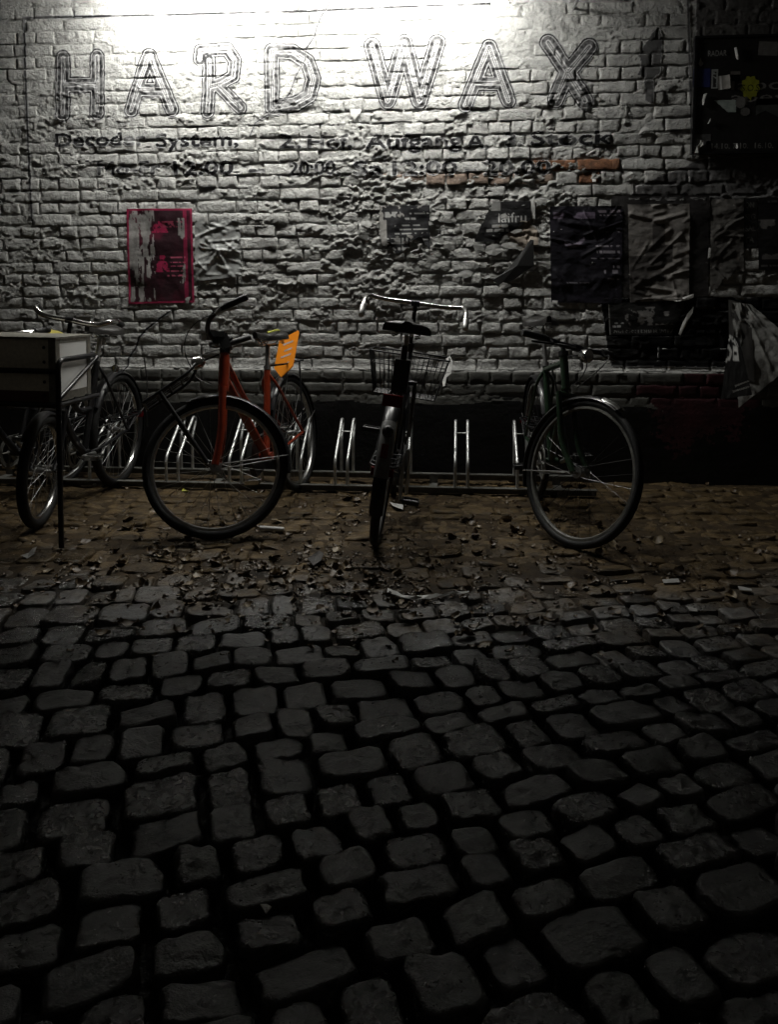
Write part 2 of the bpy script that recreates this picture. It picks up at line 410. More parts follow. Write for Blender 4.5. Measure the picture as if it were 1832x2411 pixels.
# ------------------------------------------------------------------ paint that follows the relief
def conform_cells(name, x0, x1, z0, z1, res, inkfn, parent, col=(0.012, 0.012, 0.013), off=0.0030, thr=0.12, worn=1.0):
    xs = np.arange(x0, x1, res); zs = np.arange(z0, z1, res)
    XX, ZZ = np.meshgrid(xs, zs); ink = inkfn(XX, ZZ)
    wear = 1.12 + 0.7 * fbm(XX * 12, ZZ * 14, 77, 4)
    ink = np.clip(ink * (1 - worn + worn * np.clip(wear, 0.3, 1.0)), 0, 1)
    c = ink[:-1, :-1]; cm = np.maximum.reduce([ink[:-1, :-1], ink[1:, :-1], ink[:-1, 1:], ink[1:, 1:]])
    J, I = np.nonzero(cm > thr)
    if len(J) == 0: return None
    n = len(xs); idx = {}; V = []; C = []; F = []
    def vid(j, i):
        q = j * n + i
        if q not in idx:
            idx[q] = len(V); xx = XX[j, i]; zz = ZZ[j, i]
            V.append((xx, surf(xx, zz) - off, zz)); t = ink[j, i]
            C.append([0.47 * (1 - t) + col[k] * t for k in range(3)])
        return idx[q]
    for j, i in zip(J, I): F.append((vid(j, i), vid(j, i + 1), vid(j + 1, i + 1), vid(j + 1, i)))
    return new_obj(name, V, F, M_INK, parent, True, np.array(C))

def seg_dist(XX, ZZ, segs):
    d = np.full(XX.shape, 9.0)
    for (a, b) in segs:
        ax, az, bx, bz = a[0], a[1], b[0], b[1]; L2 = (bx - ax)**2 + (bz - az)**2 + 1e-12
        t = np.clip(((XX - ax) * (bx - ax) + (ZZ - az) * (bz - az)) / L2, 0, 1)
        d = np.minimum(d, np.hypot(XX - ax - t * (bx - ax), ZZ - az - t * (bz - az)))
    return d
PXM = 5.11 / FPX
def band(d, a, b, s=0.0012): return sstep(a - s, a + s, d) * (1 - sstep(b - s, b + s, d))
def letter(strokes, hw):
    segs = []; pts = []
    for st in strokes:
        w = [(W(*p).x, W(*p).z) for p in st]; pts += w
        segs += list(zip(w[:-1], w[1:]))
    h = hw * PXM; m = h + 0.012
    xs = [p[0] for p in pts]; zs = [p[1] for p in pts]
    def ink(XX, ZZ):
        wob = 0.0035 * fbm(XX * 22, ZZ * 22, 31, 2)
        d = seg_dist(XX, ZZ, segs) + wob
        k = PXM
        hatch = 0.88 + 0.3 * fbm(XX * 50, ZZ * 50, 33, 2)
        return np.clip(1.0 * band(d, h - 3.6 * k, h) + hatch * band(d, h * .30, h - 5.2 * k) + 0.9 * band(d, h * .04, h * .04 + 2.2 * k), 0, 1)
    return conform_cells('painted_letter', min(xs) - m, max(xs) + m, min(zs) - m, max(zs) + m, 0.0042, ink, wall)
letter([[(148, 137), (148, 268)], [(228, 134), (228, 265)], [(148, 200), (228, 200)]], 19)
letter([[(349, 132), (308, 260)], [(353, 132), (404, 258)], [(327, 212), (382, 212)]], 18)
letter([[(470, 140), (472, 120), (535, 116), (553, 142), (549, 180), (520, 197), (492, 206), (489, 264)], [(492, 142), (492, 206)], [(512, 200), (566, 254)]], 17)
letter([[(640, 120), (641, 254)], [(640, 120), (690, 123), (724, 146), (738, 186), (728, 226), (696, 246), (641, 254)]], 19)
letter([[(876, 108), (913, 238), (952, 101), (988, 238), (1030, 101)]], 20)
letter([[(1151, 111), (1096, 248)], [(1153, 111), (1198, 238)], [(1120, 196), (1182, 196)]], 18)
letter([[(1291, 100), (1335, 166), (1378, 238)], [(1388, 110), (1335, 174), (1309, 234)]], 20)

def text_tris(txt, bold=0.0):
    cu = bpy.data.curves.new('txt', 'FONT'); cu.body = txt; cu.size = 1.0; cu.offset = bold; cu.resolution_u = 3
    ob = bpy.data.objects.new('txt', cu); COL.objects.link(ob)
    dg = bpy.context.evaluated_depsgraph_get(); me = ob.evaluated_get(dg).to_mesh(); me.calc_loop_triangles()
    T = np.array([[me.vertices[i].co[:2] for i in t.vertices] for t in me.loop_triangles])
    ob.evaluated_get(dg).to_mesh_clear(); bpy.data.objects.remove(ob); bpy.data.curves.remove(cu)
    return T
def text_mask(txt, XX, ZZ, x0, z0, x1, h, shear=0.0, bold=0.02, slope=0.0, flip=False):
    """mask of text fitted between x0..x1, baseline z0, cap height h, over a regular grid"""
    T = text_tris(txt, 0.0); mn = T.reshape(-1, 2).min(0); mx = T.reshape(-1, 2).max(0)
    sx = (x1 - x0) / (mx[0] - mn[0]); sz = h / 0.70
    P = np.empty_like(T); P[..., 0] = x0 + (T[..., 0] - mn[0]) * sx; P[..., 1] = z0 + T[..., 1] * sz
    P[..., 1] += slope * (P[..., 0] - x0)
    if flip: P[..., 0] = x0 + x1 - P[..., 0]; P[..., 1] = 2 * z0 + h - P[..., 1]
    out = np.zeros(XX.shape); gx0 = XX[0, 0]; gz0 = ZZ[0, 0]; rx = XX[0, 1] - XX[0, 0]; rz = ZZ[1, 0] - ZZ[0, 0]
    for t in P:
        i0 = max(0, int((t[:, 0].min() - gx0) / rx)); i1 = min(XX.shape[1], int((t[:, 0].max() - gx0) / rx) + 2)
        j0 = max(0, int((t[:, 1].min() - gz0) / rz)); j1 = min(XX.shape[0], int((t[:, 1].max() - gz0) / rz) + 2)
        if i1 <= i0 or j1 <= j0: continue
        x = XX[j0:j1, i0:i1]; y = ZZ[j0:j1, i0:i1]; (ax, ay), (bx, by), (cx, cy) = t
        d1 = (bx - ax) * (y - ay) - (by - ay) * (x - ax); d2 = (cx - bx) * (y - by) - (cy - by) * (x - bx); d3 = (ax - cx) * (y - cy) - (ay - cy) * (x - cx)
        out[j0:j1, i0:i1] = np.maximum(out[j0:j1, i0:i1], ((d1 >= 0) & (d2 >= 0) & (d3 >= 0)) | ((d1 <= 0) & (d2 <= 0) & (d3 <= 0)))
    return out
def wall_text(segs):
    a = [W(u0, vb) for (t, u0, u1, vb) in segs]; b = [W(u1, vb) for (t, u0, u1, vb) in segs]
    x0 = min(p.x for p in a) - .02; x1 = max(p.x for p in b) + .02; z0 = min(p.z for p in a + b) - .03; z1 = max(p.z for p in a + b) + .13
    def ink(XX, ZZ):
        o = np.zeros(XX.shape)
        for (t, u0, u1, vb), p, q in zip(segs, a, b):
            o = np.maximum(o, text_mask(t, XX, ZZ, p.x, p.z, q.x, 0.082))
        for _q in range(1): p_ = np.pad(o, 1); o = np.maximum.reduce([p_[:-2, 1:-1], p_[2:, 1:-1], p_[1:-1, :-2], p_[1:-1, 2:], o])
        return 1.0 * o * np.clip(1.2 + 1.1 * fbm(XX * 13, ZZ * 13, 61, 4), 0.35, 1)
    return conform_cells('painted_lettering', x0, x1, z0, z1, 0.0046, ink, wall)
wall_text([('Decoder', 130, 342, 345), ('System,', 368, 560, 346), ('2.', 655, 708, 349), ('Hof,', 726, 828, 350), ('Aufgang', 862, 1088, 350), ('A,', 1100, 1150, 348), ('3.', 1190, 1228, 344), ('Stock', 1250, 1440, 342)])
wall_text([('Mo-Fr', 230, 376, 412), ('12:00', 410, 548, 412), ('-', 588, 620, 412), ('20:00,', 680, 800, 412), ('Sa', 833, 902, 412), ('12:00', 925, 1075, 412), ('-', 1095, 1120, 411), ('20.00', 1140, 1296, 411)])
def line_ink(ptsl, wpx, strength):
    P = [[(W(*p).x, W(*p).z) for p in pl] for pl in ptsl]; segs = [s for pl in P for s in zip(pl[:-1], pl[1:])]
    return lambda XX, ZZ: strength * (1 - sstep(wpx * PXM * .35, wpx * PXM * .65, seg_dist(XX, ZZ, segs) + 0.0015 * fbm(XX * 40, ZZ * 40, 3, 2)))
def wall_line(name, pl, wpx=5.0, st=1.0, res=0.0045, thr=0.15):
    for s in zip(pl[:-1], pl[1:]): pass
    P = [W(*p) for p in pl]
    return conform_cells(name, min(p.x for p in P) - .02, max(p.x for p in P) + .02, min(p.z for p in P) - .02, max(p.z for p in P) + .02, res, line_ink([pl], wpx, st), wall, thr=thr)
wall_line('painted_border_line', [(55, 42), (60, 200), (66, 360), (74, 520)])
wall_line('painted_border_line', [(55, 42), (400, 35), (720, 26), (1000, 14), (1180, 8)])
wall_line('painted_border_line', [(1620, -10), (1624, 120), (1632, 372)], st=0.8)
jag = lambda pl: [(u + random.uniform(-4, 4), v) for (u, v) in pl]
wall_line('crack', jag([(778, -5), (770, 14), (757, 40), (750, 62), (738, 88), (722, 118), (716, 140), (700, 180), (680, 220), (640, 262), (600, 290), (585, 320)]), 3.2, 0.95)
wall_line('crack', jag([(398, 733), (372, 752), (345, 776), (330, 796), (322, 820), (306, 842), (300, 862), (288, 880)]), 4.5, 1.0)
def poly_mask(XX, ZZ, poly):
    ins = np.zeros(XX.shape, bool); n = len(poly)
    for i in range(n):
        x1, y1 = poly[i]; x2, y2 = poly[(i + 1) % n]
        c = ((y1 > ZZ) != (y2 > ZZ)) & (XX < (x2 - x1) * (ZZ - y1) / (y2 - y1 + 1e-12) + x1); ins ^= c
    return ins.astype(float)
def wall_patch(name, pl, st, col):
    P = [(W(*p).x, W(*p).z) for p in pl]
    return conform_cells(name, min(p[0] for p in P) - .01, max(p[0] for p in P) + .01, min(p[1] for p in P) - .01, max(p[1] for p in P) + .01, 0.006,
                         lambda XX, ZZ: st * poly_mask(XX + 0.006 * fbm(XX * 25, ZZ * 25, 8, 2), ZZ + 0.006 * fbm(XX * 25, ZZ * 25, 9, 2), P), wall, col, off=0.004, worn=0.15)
wall_patch('painted_arrow', [(1550, 62), (1522, 100), (1504, 132), (1510, 150), (1504, 176), (1518, 182), (1522, 240), (1540, 246), (1540, 184), (1556, 170), (1560, 90)], 0.85, (0.03, 0.03, 0.03))
wall_patch('ochre_stain', [(1190, 505), (1240, 515), (1268, 545), (1268, 600), (1225, 590), (1185, 560), (1170, 525)], 0.55, (0.20, 0.12, 0.035))
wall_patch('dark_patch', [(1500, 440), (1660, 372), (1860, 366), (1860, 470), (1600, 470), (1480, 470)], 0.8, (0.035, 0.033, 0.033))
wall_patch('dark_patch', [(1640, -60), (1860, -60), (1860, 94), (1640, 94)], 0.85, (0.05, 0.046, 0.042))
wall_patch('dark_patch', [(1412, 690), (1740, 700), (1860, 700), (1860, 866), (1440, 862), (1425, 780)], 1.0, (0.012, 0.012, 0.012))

# ================================================================== GROUND
def slope(Y): return 0.09 + 0.37 * float(sstep(1.1, 3.5, -Y))
def mud(x, y):      # 1 where mud and litter fill the joints (near the wall)
    return sstep(-2.75, -1.9, y + 0.25 * fbm(x * 1.6, y * 1.6, 50, 2))
def ground_z(x, y):
    m = mud(x, y)
    return -0.046 + 0.040 * m + 0.010 * fbm(x * 6, y * 6, 51, 3) + 0.006 * fbm(x * 25, y * 25, 52, 2)
fx = np.arange(-4.5, 3.6, 0.03); fy = np.arange(-5.6, 0.121, 0.03)
xs = np.concatenate([[-60, -30, -15, -8], fx, [6, 12, 25, 60]]); ys = np.concatenate([[-60, -30, -15, -8], fy])
XX, YY = np.meshgrid(xs, ys); ZZ = np.where((XX < -4.6) | (XX > 3.7) | (YY < -5.7), -0.03, ground_z(XX, YY))
V = np.stack([XX.ravel(), YY.ravel(), ZZ.ravel()], 1); n = len(xs)
ii, jj = np.meshgrid(np.arange(n - 1), np.arange(len(ys) - 1)); a = (jj * n + ii).ravel()
ground = np_obj('ground', V, np.stack([a, a + 1, a + n + 1, a + n], 1), M_EARTH); ground['kind'] = 'structure'

def cobble_variant(s):
    r = np.random.default_rng(100 + s); na = 20
    fac = [0.0, 0.28, 0.55, 0.80, 0.93, 0.99, 1.0]; dz = [0.001, 0.001, 0.001, 0.0005, -0.0012, -0.010, -0.075]
    ph = r.uniform(0, 6.28, 4); am = r.uniform(0.0, 1.0, 4) * np.array([.028, .045, .045, .04]); ex = r.uniform(6.0, 14.0); tw = r.uniform(-.12, .12); tl = r.uniform(-.05, .05, 2)
    V = [(0, 0, 0.006 + r.uniform(-.002, .004))]; F = []
    for k in range(1, len(fac)):
        for i in range(na):
            a = 2 * math.pi * i / na; c, s_ = math.cos(a), math.sin(a)
            rad = 0.5 / (abs(c)**ex + abs(s_)**ex)**(1 / ex)
            rad *= 1 + sum(am[q] * math.sin((q + 2) * a + ph[q]) for q in range(4)) * fac[k]
            x = c * rad * fac[k]; y = s_ * rad * fac[k] + tw * x * fac[k]
            zz = dz[k] + 0.0075 * float(fbm(np.array(x * 4 + s * 3.3), np.array(y * 4), 300 + s, 4)) + (x * tl[0] + y * tl[1]) * 0.16
            V.append((x, y, zz))
    for i in range(na): F.append((0, 1 + i, 1 + (i + 1) % na))
    for k in range(len(fac) - 2):
        for i in range(na):
            p = 1 + k * na; F.append((p + i, p + na + i, p + na + (i + 1) % na, p + (i + 1) % na))
    return V, F
CVAR = [cobble_variant(s) for s in range(28)]
CMESH = []
for V, F in CVAR:
    me = bpy.data.meshes.new('cobble'); me.from_pydata(V, [], F); me.shade_smooth(); me.materials.append(M_STONE); CMESH.append(me)
stones = []
Y = -0.10; row = 0
while Y > -5.0:
    dep = random.uniform(0.104, 0.142); s0 = slope(Y); s1 = slope(Y - dep)
    x = -3.7 + random.uniform(0, .1)
    while x < 2.9:
        w = random.choice([random.uniform(.10, .14), random.uniform(.12, .185)])
        cx = x + w / 2; ya = Y + s0 * (cx - 0.2); yb = Y - dep + s1 * (cx - 0.2)
        d = abs(ya - yb); g = 0.006 + 0.008 * random.random() + 0.008 * float(sstep(2.4, 3.6, -ya))
        if d > 0.07 and (ya + yb) / 2 < -0.06:
            stones.append((cx, (ya + yb) / 2 + random.uniform(-.008, .008), w - g, max(0.06, d - g - random.uniform(0, .012)), math.atan((s0 + s1) / 2) + random.uniform(-.05, .05), random.uniform(-.010, .006), random.randrange(28), random.gauss(0, .065), random.gauss(0, .055)))
        x += w
    Y -= dep; row += 1
sc = []
for s in stones:
    u, v, w = proj((s[0], s[1], 0))
    sc.append(s[2] * s[3] / max(w, .3)**3 if (w > .6 and -40 < u < PW + 40 and 1100 < v < PH + 60) else 0)
order = sorted(range(len(stones)), key=lambda i: -sc[i]); single = set(order[:300])
RV = []; RF = []
for i, (cx, cy, w, d, rz, zz, vr, ta, tb) in enumerate(stones):
    Mx = Matrix.Translation((cx, cy, zz)) @ Matrix.Rotation(rz, 4, 'Z') @ Matrix.Rotation(ta, 4, 'X') @ Matrix.Rotation(tb, 4, 'Y') @ Matrix.Diagonal((w * 1.05, d * 1.06, 1, 1))
    if i in single:
        o = bpy.data.objects.new('cobble', CMESH[vr]); COL.objects.link(o); o.parent = ground; o.matrix_local = Mx
    else:
        V, F = CVAR[vr]; n0 = len(RV); RV += [Mx @ Vector(p) for p in V]; RF += [tuple(q + n0 for q in f) for f in F]
o = new_obj('cobbles', RV, RF, M_STONE, ground); o['kind'] = 'stuff'


# ================================================================== BIKE RACK
HOOPS = [-2.20, -1.72, -1.33, -0.97, -0.69, -0.33, 0.02, 0.38]
rack = empty('bicycle_rack', (-0.9, -0.30, 0)); tag(rack, 'low galvanised steel bicycle rack with paired hoops along the wall base', 'bicycle rack')
IR = Matrix.Translation((0.9, 0.30, 0))
def angle_rail(y, z, w, h):
    m = MB(); m.box((-1.15, y, z), (3.9, w, h)); m.box((-1.15, y + w / 2 - .003, z - h / 2 - .017), (3.9, .006, .034)); return m
angle_rail(-0.455, 0.040, 0.042, 0.007).build('front_rail', M_GALVD, rack, IR)
angle_rail(-0.19, 0.062, 0.042, 0.007).build('rear_rail', M_GALVD, rack, IR)
for hx in HOOPS:
    for s in (-0.037, 0.037):
        x = hx + s
        m = MB(); pts = bend([(x, -0.455, 0.044), (x, -0.455, 0.185), (x, -0.155, 0.395), (x, -0.105, 0.372), (x, -0.19, 0.262), (x, -0.19, 0.066)], 0.035, 6)
        m.tube(pts, 0.0095, 10); m.build('hoop', M_GALV, rack, IR)
    m = MB(); m.tube([(hx - .037, -0.25, 0.329), (hx + .037, -0.25, 0.329)], 0.004, 6); m.build('cross_pin', M_GALV, rack, IR)
for x in (-2.9, -1.5, -0.15, 0.6):
    m = MB(); m.box((x, -0.3225, 0.0045), (0.05, 0.30, 0.009)); m.box((x, -0.455, 0.02), (.05, .02, .03)); m.box((x, -0.19, 0.03), (.05, .02, .05)); m.build('foot_plate', M_GALVD, rack, IR)

# ================================================================== BICYCLES
AX = R(69); ADIR = Vector((-math.cos(AX), 0, math.sin(AX)))
def wheel(name, c, rad, parent, M=None, tyre=0.019, ns=28, rimmat=None, seed=0):
    w = bpy.data.objects.new(name, None); COL.objects.link(w); w.parent = parent; w.empty_display_size = .05
    m = MB(); r0 = rad - tyre
    prof = [(r0 + tyre * math.cos(t), tyre * math.sin(t)) for t in [2 * math.pi * k / 12 for k in range(12)]]
    m.revolve(prof, c, 56); m.build('tyre', M_RUBBER, w, M)
    m = MB(); rr = rad - 2 * tyre + .004
    m.revolve([(rr, -.011), (rr, .011), (rr - .012, .012), (rr - .017, .005), (rr - .017, -.005), (rr - .012, -.012)], c, 56); m.build('rim', rimmat or M_ALU, w, M)
    m = MB()
    for k in range(ns):
        a = 2 * math.pi * k / ns; sd = .028 if k % 2 else -.028; b = a + (0.9 if (k // 2) % 2 else -0.9)
        p = Vector(c) + Vector((math.cos(b) * .024, sd, math.sin(b) * .024)); q = Vector(c) + Vector((math.cos(a) * (rr - .015), 0, math.sin(a) * (rr - .015)))
        m.tube([p, q], 0.0013, 4, cap=False)
    m.build('spokes', M_ALU if rimmat is not M_GALVD else M_BLACK, w, M)
    m = MB(); m.tube([Vector(c) + Vector((0, y, 0)) for y in (-.06, -.031, -.03, -.024, -.023, .023, .024, .03, .031, .06)], [.008, .008, .028, .028, .017, .017, .028, .028, .008, .008], 12); m.build('hub', M_ALU, w, M)
    return w
def mudguard(name, c, rad, a0, a1, parent, material, M=None, wid=.030):
    m = MB(); r = rad + .014
    out = [(r - .013, -wid), (r - .002, -wid * .72), (r + .003, 0), (r - .002, wid * .72), (r - .013, wid)]
    inn = [(p - .003, y * .93) for p, y in reversed(out)]
    m.revolve(out + inn, c, 30, R(a0), R(a1)); return m.build(name, material, parent, M)
def saddle(parent, c, material, L=.27, Wd=.20, tilt=0.0):
    m = MB(); V = []; n = 13; ns = 12
    for i in range(ns):
        t = i / (ns - 1); x = -L * .42 + L * t
        w = Wd / 2 * (0.18 + 0.82 * (1 - float(sstep(.18, .78, t)))) * min(1, (t * 9 + .25)) * (1 if t < .95 else .75)
        top = .018 - .020 * math.sin(math.pi * min(1, t * 1.15)) * .5 + .012 * (t > .85) * (t - .85) * 3
        th = .055 - .02 * t
        for k in range(n):
            a = math.pi * k / (n - 1); cy = math.cos(a); sz = math.sin(a)
            V.append(Vector((x, w * (abs(cy)**.8) * (1 if cy >= 0 else -1), top - th + th * sz**.55)))
    F = []
    for i in range(ns - 1):
        for k in range(n - 1): F.append((i * n + k, i * n + k + 1, (i + 1) * n + k + 1, (i + 1) * n + k))
    for i in range(ns - 1): F.append((i * n + n - 1, i * n, (i + 1) * n, (i + 1) * n + n - 1))
    F.append(tuple(range(n))); F.append(tuple((ns - 1) * n + k for k in reversed(range(n))))
    rt = Matrix.Rotation(tilt, 4, 'Y'); m.add([Vector(c) + rt @ p for p in V], F)
    s = m.build('saddle', material, parent)
    m = MB()
    for y in (-.035, .035):
        m.tube([Vector(c) + Vector((-.09, y, -.035)), Vector(c) + Vector((-.05, y * .7, -.055)), Vector(c) + Vector((.05, y * .6, -.055)), Vector(c) + Vector((.12, y * .3, -.02))], .0035, 6)
    for y in (-.055, .055):     # springs
        pts = [Vector(c) + Vector((-.085 + .013 * math.cos(q * .9), y + .013 * math.sin(q * .9), -.062 + .0016 * q)) for q in range(30)]
        m.tube(pts, .0025, 5)
    m.build('saddle_rails', M_CHROME, s)
    return s

def bicycle(name, label, rear, heading, lean, steer, o):
    g = lambda k, d: o.get(k, d)
    root = empty(name, (rear[0], rear[1], g('z0', 0)), (R(lean), 0, R(heading))); tag(root, label, g('cat', 'bicycle'), 'bicycles parked at the rack')
    Rr = g('R', .345); Rf = g('Rf', Rr); wb = g('wb', 1.03); fm = g('frame', M_BLACK); fr = g('ft', .0155); fk = g('fork', fm); rk = g('rake', .055)
    ar = Vector((0, 0, Rr)); af = Vector((wb, 0, Rf))
    A = af - Vector((math.sin(AX), 0, math.cos(AX))) * rk
    Hb = A + ADIR * (Rf + .065); Ht = Hb + ADIR * g('hl', .15)
    S = Matrix.Translation(A) @ Matrix.Rotation(R(steer), 4, ADIR) @ Matrix.Translation(-A)
    BB = Vector((g('bbx', .43), 0, .285)); sd = Vector((-math.cos(R(71)), 0, math.sin(R(71)))); ST = BB + sd * g('stl', .50)
    # frame
    m = MB(); sty = g('style', 'diamond')
    m.tube([Hb - ADIR * .0, Ht], fr * 1.25, 12); m.tube([BB, ST], fr, 10); m.tube([BB - Vector((0, .036, 0)), BB + Vector((0, .036, 0))], .022, 12)
    if sty == 'diamond':
        m.tube([Ht - ADIR * .035, ST - sd * .03], fr * .95, 10); m.tube([Hb + ADIR * .03, BB], fr * 1.05, 10)
    elif sty == 'step':
        m.tube(bend([Hb + ADIR * .04, Hb + ADIR * .04 + (BB - Hb) * .55 + Vector((-.02, 0, -.06)), BB], .25, 8), fr * 1.3, 10)
        m.tube(bend([Ht - ADIR * .03, Hb + (BB - Hb) * .55 + Vector((-.03, 0, .10)), BB + sd * .20], .25, 8), fr * .8, 10)
    elif sty == 'dutch':
        m.tube(bend([Hb + ADIR * .03, Hb + (BB - Hb) * .6 + Vector((0, 0, -.03)), BB], .2, 8), fr * 1.1, 10)
        m.tube(bend([Ht - ADIR * .03, Hb + (BB - Hb) * .6 + Vector((-.02, 0, .12)), BB + sd * .25], .2, 8), fr * .9, 10)
    for y in (-1, 1):
        m.tube(bend([BB + Vector((-.02, y * .02, 0)), BB + Vector((-.10, y * .045, .01)), ar + Vector((0, y * .062, 0))], .05), .009, 8)
        m.tube(bend([ST - sd * .04 + Vector((0, y * .012, 0)), ST - sd * .10 + Vector((-.03, y * .045, 0)), ar + Vector((0, y * .064, 0))], .05), .008, 8)
    m.build('frame', fm, root)
    # fork (steered)
    m = MB(); bl = g('blade', .0125)
    m.tube([Hb - ADIR * .02, Ht + ADIR * .03], fr * .8, 10)
    m.tube([Hb + Vector((0, -.052, 0)) - ADIR * .03, Hb + Vector((0, .052, 0)) - ADIR * .03], bl * 1.15, 10)
    for y in (-1, 1):
        c0 = Hb - ADIR * .02 + Vector((0, y * .052, 0)); mid = A + (Hb - A) * .35 + Vector((-.004, y * .056, 0))
        m.tube(bend([c0, mid, af + Vector((0, y * .056, 0))], .12, 6), [bl] * 4 + [bl * .85] * 4 + [bl * .62] if False else bl, 10)
    m.build('fork', fk, root, S)
    wheel('rear_wheel', ar, Rr, root, None, g('tyre', .020), rimmat=g('rim', M_ALU)); wheel('front_wheel', af, Rf, root, S, g('tyre', .020), rimmat=g('rim', M_ALU))
    # mudguards
    if g('mudf', True):
        fg = mudguard('front_mudguard', af, Rf, g('mf0', 62), g('mf1', 205), root, g('mudmat', M_BLACK), S)
        m = MB()
        for y in (-1, 1): m.tube([af + Vector((0, y * .06, 0)), af + Vector((math.cos(R(192)) * (Rf + .004), y * .028, math.sin(R(192)) * (Rf + .004)))], .0028, 5)
        m.build('mudguard_stay', M_ALU, fg, S)
        if g('tip', False):
            m = MB(); r = Rf + .020
            m.revolve([(r - .010, -.026), (r + .003, -.012), (r + .005, 0), (r + .003, .012), (r - .010, .026)], af, 8, R(g('mf0', 62) - 1), R(g('mf0', 62) + 16), False); m.build('mudguard_tip', M_CHROME, fg, S)
    if g('mudr', True):
        rg = mudguard('rear_mudguard', ar, Rr, 30, g('mr1', 198), root, g('mudmat', M_BLACK))
        m = MB()
        for y in (-1, 1): m.tube([ar + Vector((0, y * .066, 0)), ar + Vector((math.cos(R(165)) * (Rr + .004), y * .028, math.sin(R(165)) * (Rr + .004)))], .0028, 5)
        m.build('mudguard_stay', M_ALU, rg)
        if g('mudpanel', False):
            m = MB(); r = Rr + .0165
            m.revolve([(r - .013, -.032), (r - .001, -.023), (r + .0045, 0), (r - .001, .023), (r - .013, .032)], ar, 14, R(130), R(172), False); m.build('mudguard_panel', M_MUDW, rg)
            q = ar + Vector((math.cos(R(140)), 0, math.sin(R(140)))) * (Rr + .03)
            m = MB(); m.tube([q + Vector((0.012, 0, -.01)), q, q + Vector((-.012, 0, .0)), q + Vector((-.02, 0, -.002))], [.024, .027, .022, .01], 12); m.build('tail_light', M_PLASTIC, rg)
            q = ar + Vector((math.cos(R(154)), 0, math.sin(R(154)))) * (Rr + .024)
            m = MB(); m.box(q, (.012, .030, .06), Matrix.Rotation(R(25), 3, 'Y')); m.build('reflector', M_RED, rg)
    # seat post and saddle
    sp = ST + sd * g('post', .16)
    m = MB(); m.tube([ST - sd * .05, sp], .0125, 10); m.tube([ST - sd * .012, ST + sd * .012], .02, 10); m.build('seat_post', g('postmat', M_ALU), root)
    sa = saddle(root, sp + Vector((.0, 0, .055)), g('saddle', M_LEATHER), g('sl', .27), g('sw', .20), g('stilt', 0))
    # stem + handlebar
    hs = Ht + ADIR * g('rise', .12); ext = g('ext', .06); bc = hs + Vector((ext, 0, .0))
    m = MB(); m.tube([Ht, hs], .012, 10); m.tube([hs - Vector((.012, 0, 0)), bc], .012, 10); m.tube([bc + Vector((0, -.022, 0)), bc + Vector((0, .022, 0))], .018, 10); m.tube([Ht - ADIR * .005, Ht + ADIR * .02], fr * 1.5, 12)
    m.build('stem', g('stemmat', M_BLACK), root, S)
    hb = g('bar', 'swept'); HM = S @ Matrix.Translation(bc) @ Matrix.Rotation(R(g('bartilt', 0)), 4, 'X')
    if hb == 'swept': half = [(0, 0, 0), (.03, .10, .03), (0, .22, .05), (-.08, .27, .06), (-.19, .29, .065)]; gl = 1
    elif hb == 'straight': half = [(0, 0, 0), (.0, .12, .0), (-.015, .2, .01), (-.05, .31, .012)]; gl = 1
    elif hb == 'down': half = [(0, 0, 0), (0, .18, .0), (-.01, .262, .012), (-.07, .270, -.005), (-.12, .272, -.045), (-.16, .274, -.09)]; gl = 1
    else: half = [(0, 0, 0), (.01, .08, -.004), (.0, .15, .0), (-.02, .20, .03), (-.10, .215, .03), (-.19, .225, .01)]; gl = 1
    m = MB()
    full = [Vector((p[0], -p[1], p[2])) for p in reversed(half[1:])] + [Vector(p) for p in half]
    m.tube(bend(full, .045, 5), g('barr', .0125), 10); bar = m.build('handlebar', g('barmat', M_CHROME), root, HM)
    for s in (-1, 1):
        a = Vector((half[-1][0], s * half[-1][1], half[-1][2])); b = Vector((half[-2][0], s * half[-2][1], half[-2][2])); d = (b - a).normalized(); n_ = min(.115, (b - a).length)
        m = MB(); m.tube([a - d * .008, a, a + d * n_ * .3, a + d * n_ * .7, a + d * n_], [.014, .0175, .0165, .0175, .016], 10); m.build('grip', g('grip', M_PLASTIC), bar, HM)
        if g('levers', True):
            c = a + d * (n_ + .02); fwd = Vector((.03, 0, -.018))
            m = MB(); m.tube([c, c + fwd], .009, 6); m.tube([c + fwd, c + fwd - d * .05 + Vector((.012, 0, -.006)), c + fwd - d * .12 + Vector((.014, 0, -.012))], [.006, .005, .0055], 6); m.build('brake_lever', g('levmat', M_ALU), bar, HM)
            e = HM.inverted() @ (S @ (Hb + Vector((.05, s * .02, .02))))
            k0 = c + fwd; m = MB(); pts = [k0 * (1 - t)**3 + 3 * t * (1 - t)**2 * (k0 + d * .10 + Vector((.13, 0, .03))) + 3 * t * t * (1 - t) * (e + Vector((.12, 0, .10))) + t**3 * e for t in [q / 14 for q in range(15)]]
            m.tube(pts, .0026, 5); m.build('brake_cable', M_PLASTIC, bar, HM)
    if g('bell', False):
        q = Vector((half[-2][0], -half[-2][1] * .98, half[-2][2] + .028)); m = MB(); m.tube([q - Vector((0, 0, .012)), q, q + Vector((0, 0, .012)), q + Vector((0, 0, .02))], [.024, .026, .02, .004], 12); m.build('bell', M_PLASTIC, bar, HM)
    # drivetrain
    cr = MB(); cr.revolve([(.088, -.050), (.088, -.046), (.070, -.046), (.070, -.050)], BB, 28)
    for k in range(5):
        t = R(72 * k); cr.tube([BB + Vector((0, -.048, 0)), BB + Vector((math.cos(t) * .075, -.048, math.sin(t) * .075))], .006, 5)
    ca = R(g('crank', 40)); cd = Vector((math.cos(ca), 0, math.sin(ca)))
    crs = cr.build('chainring', M_GALVD, root)
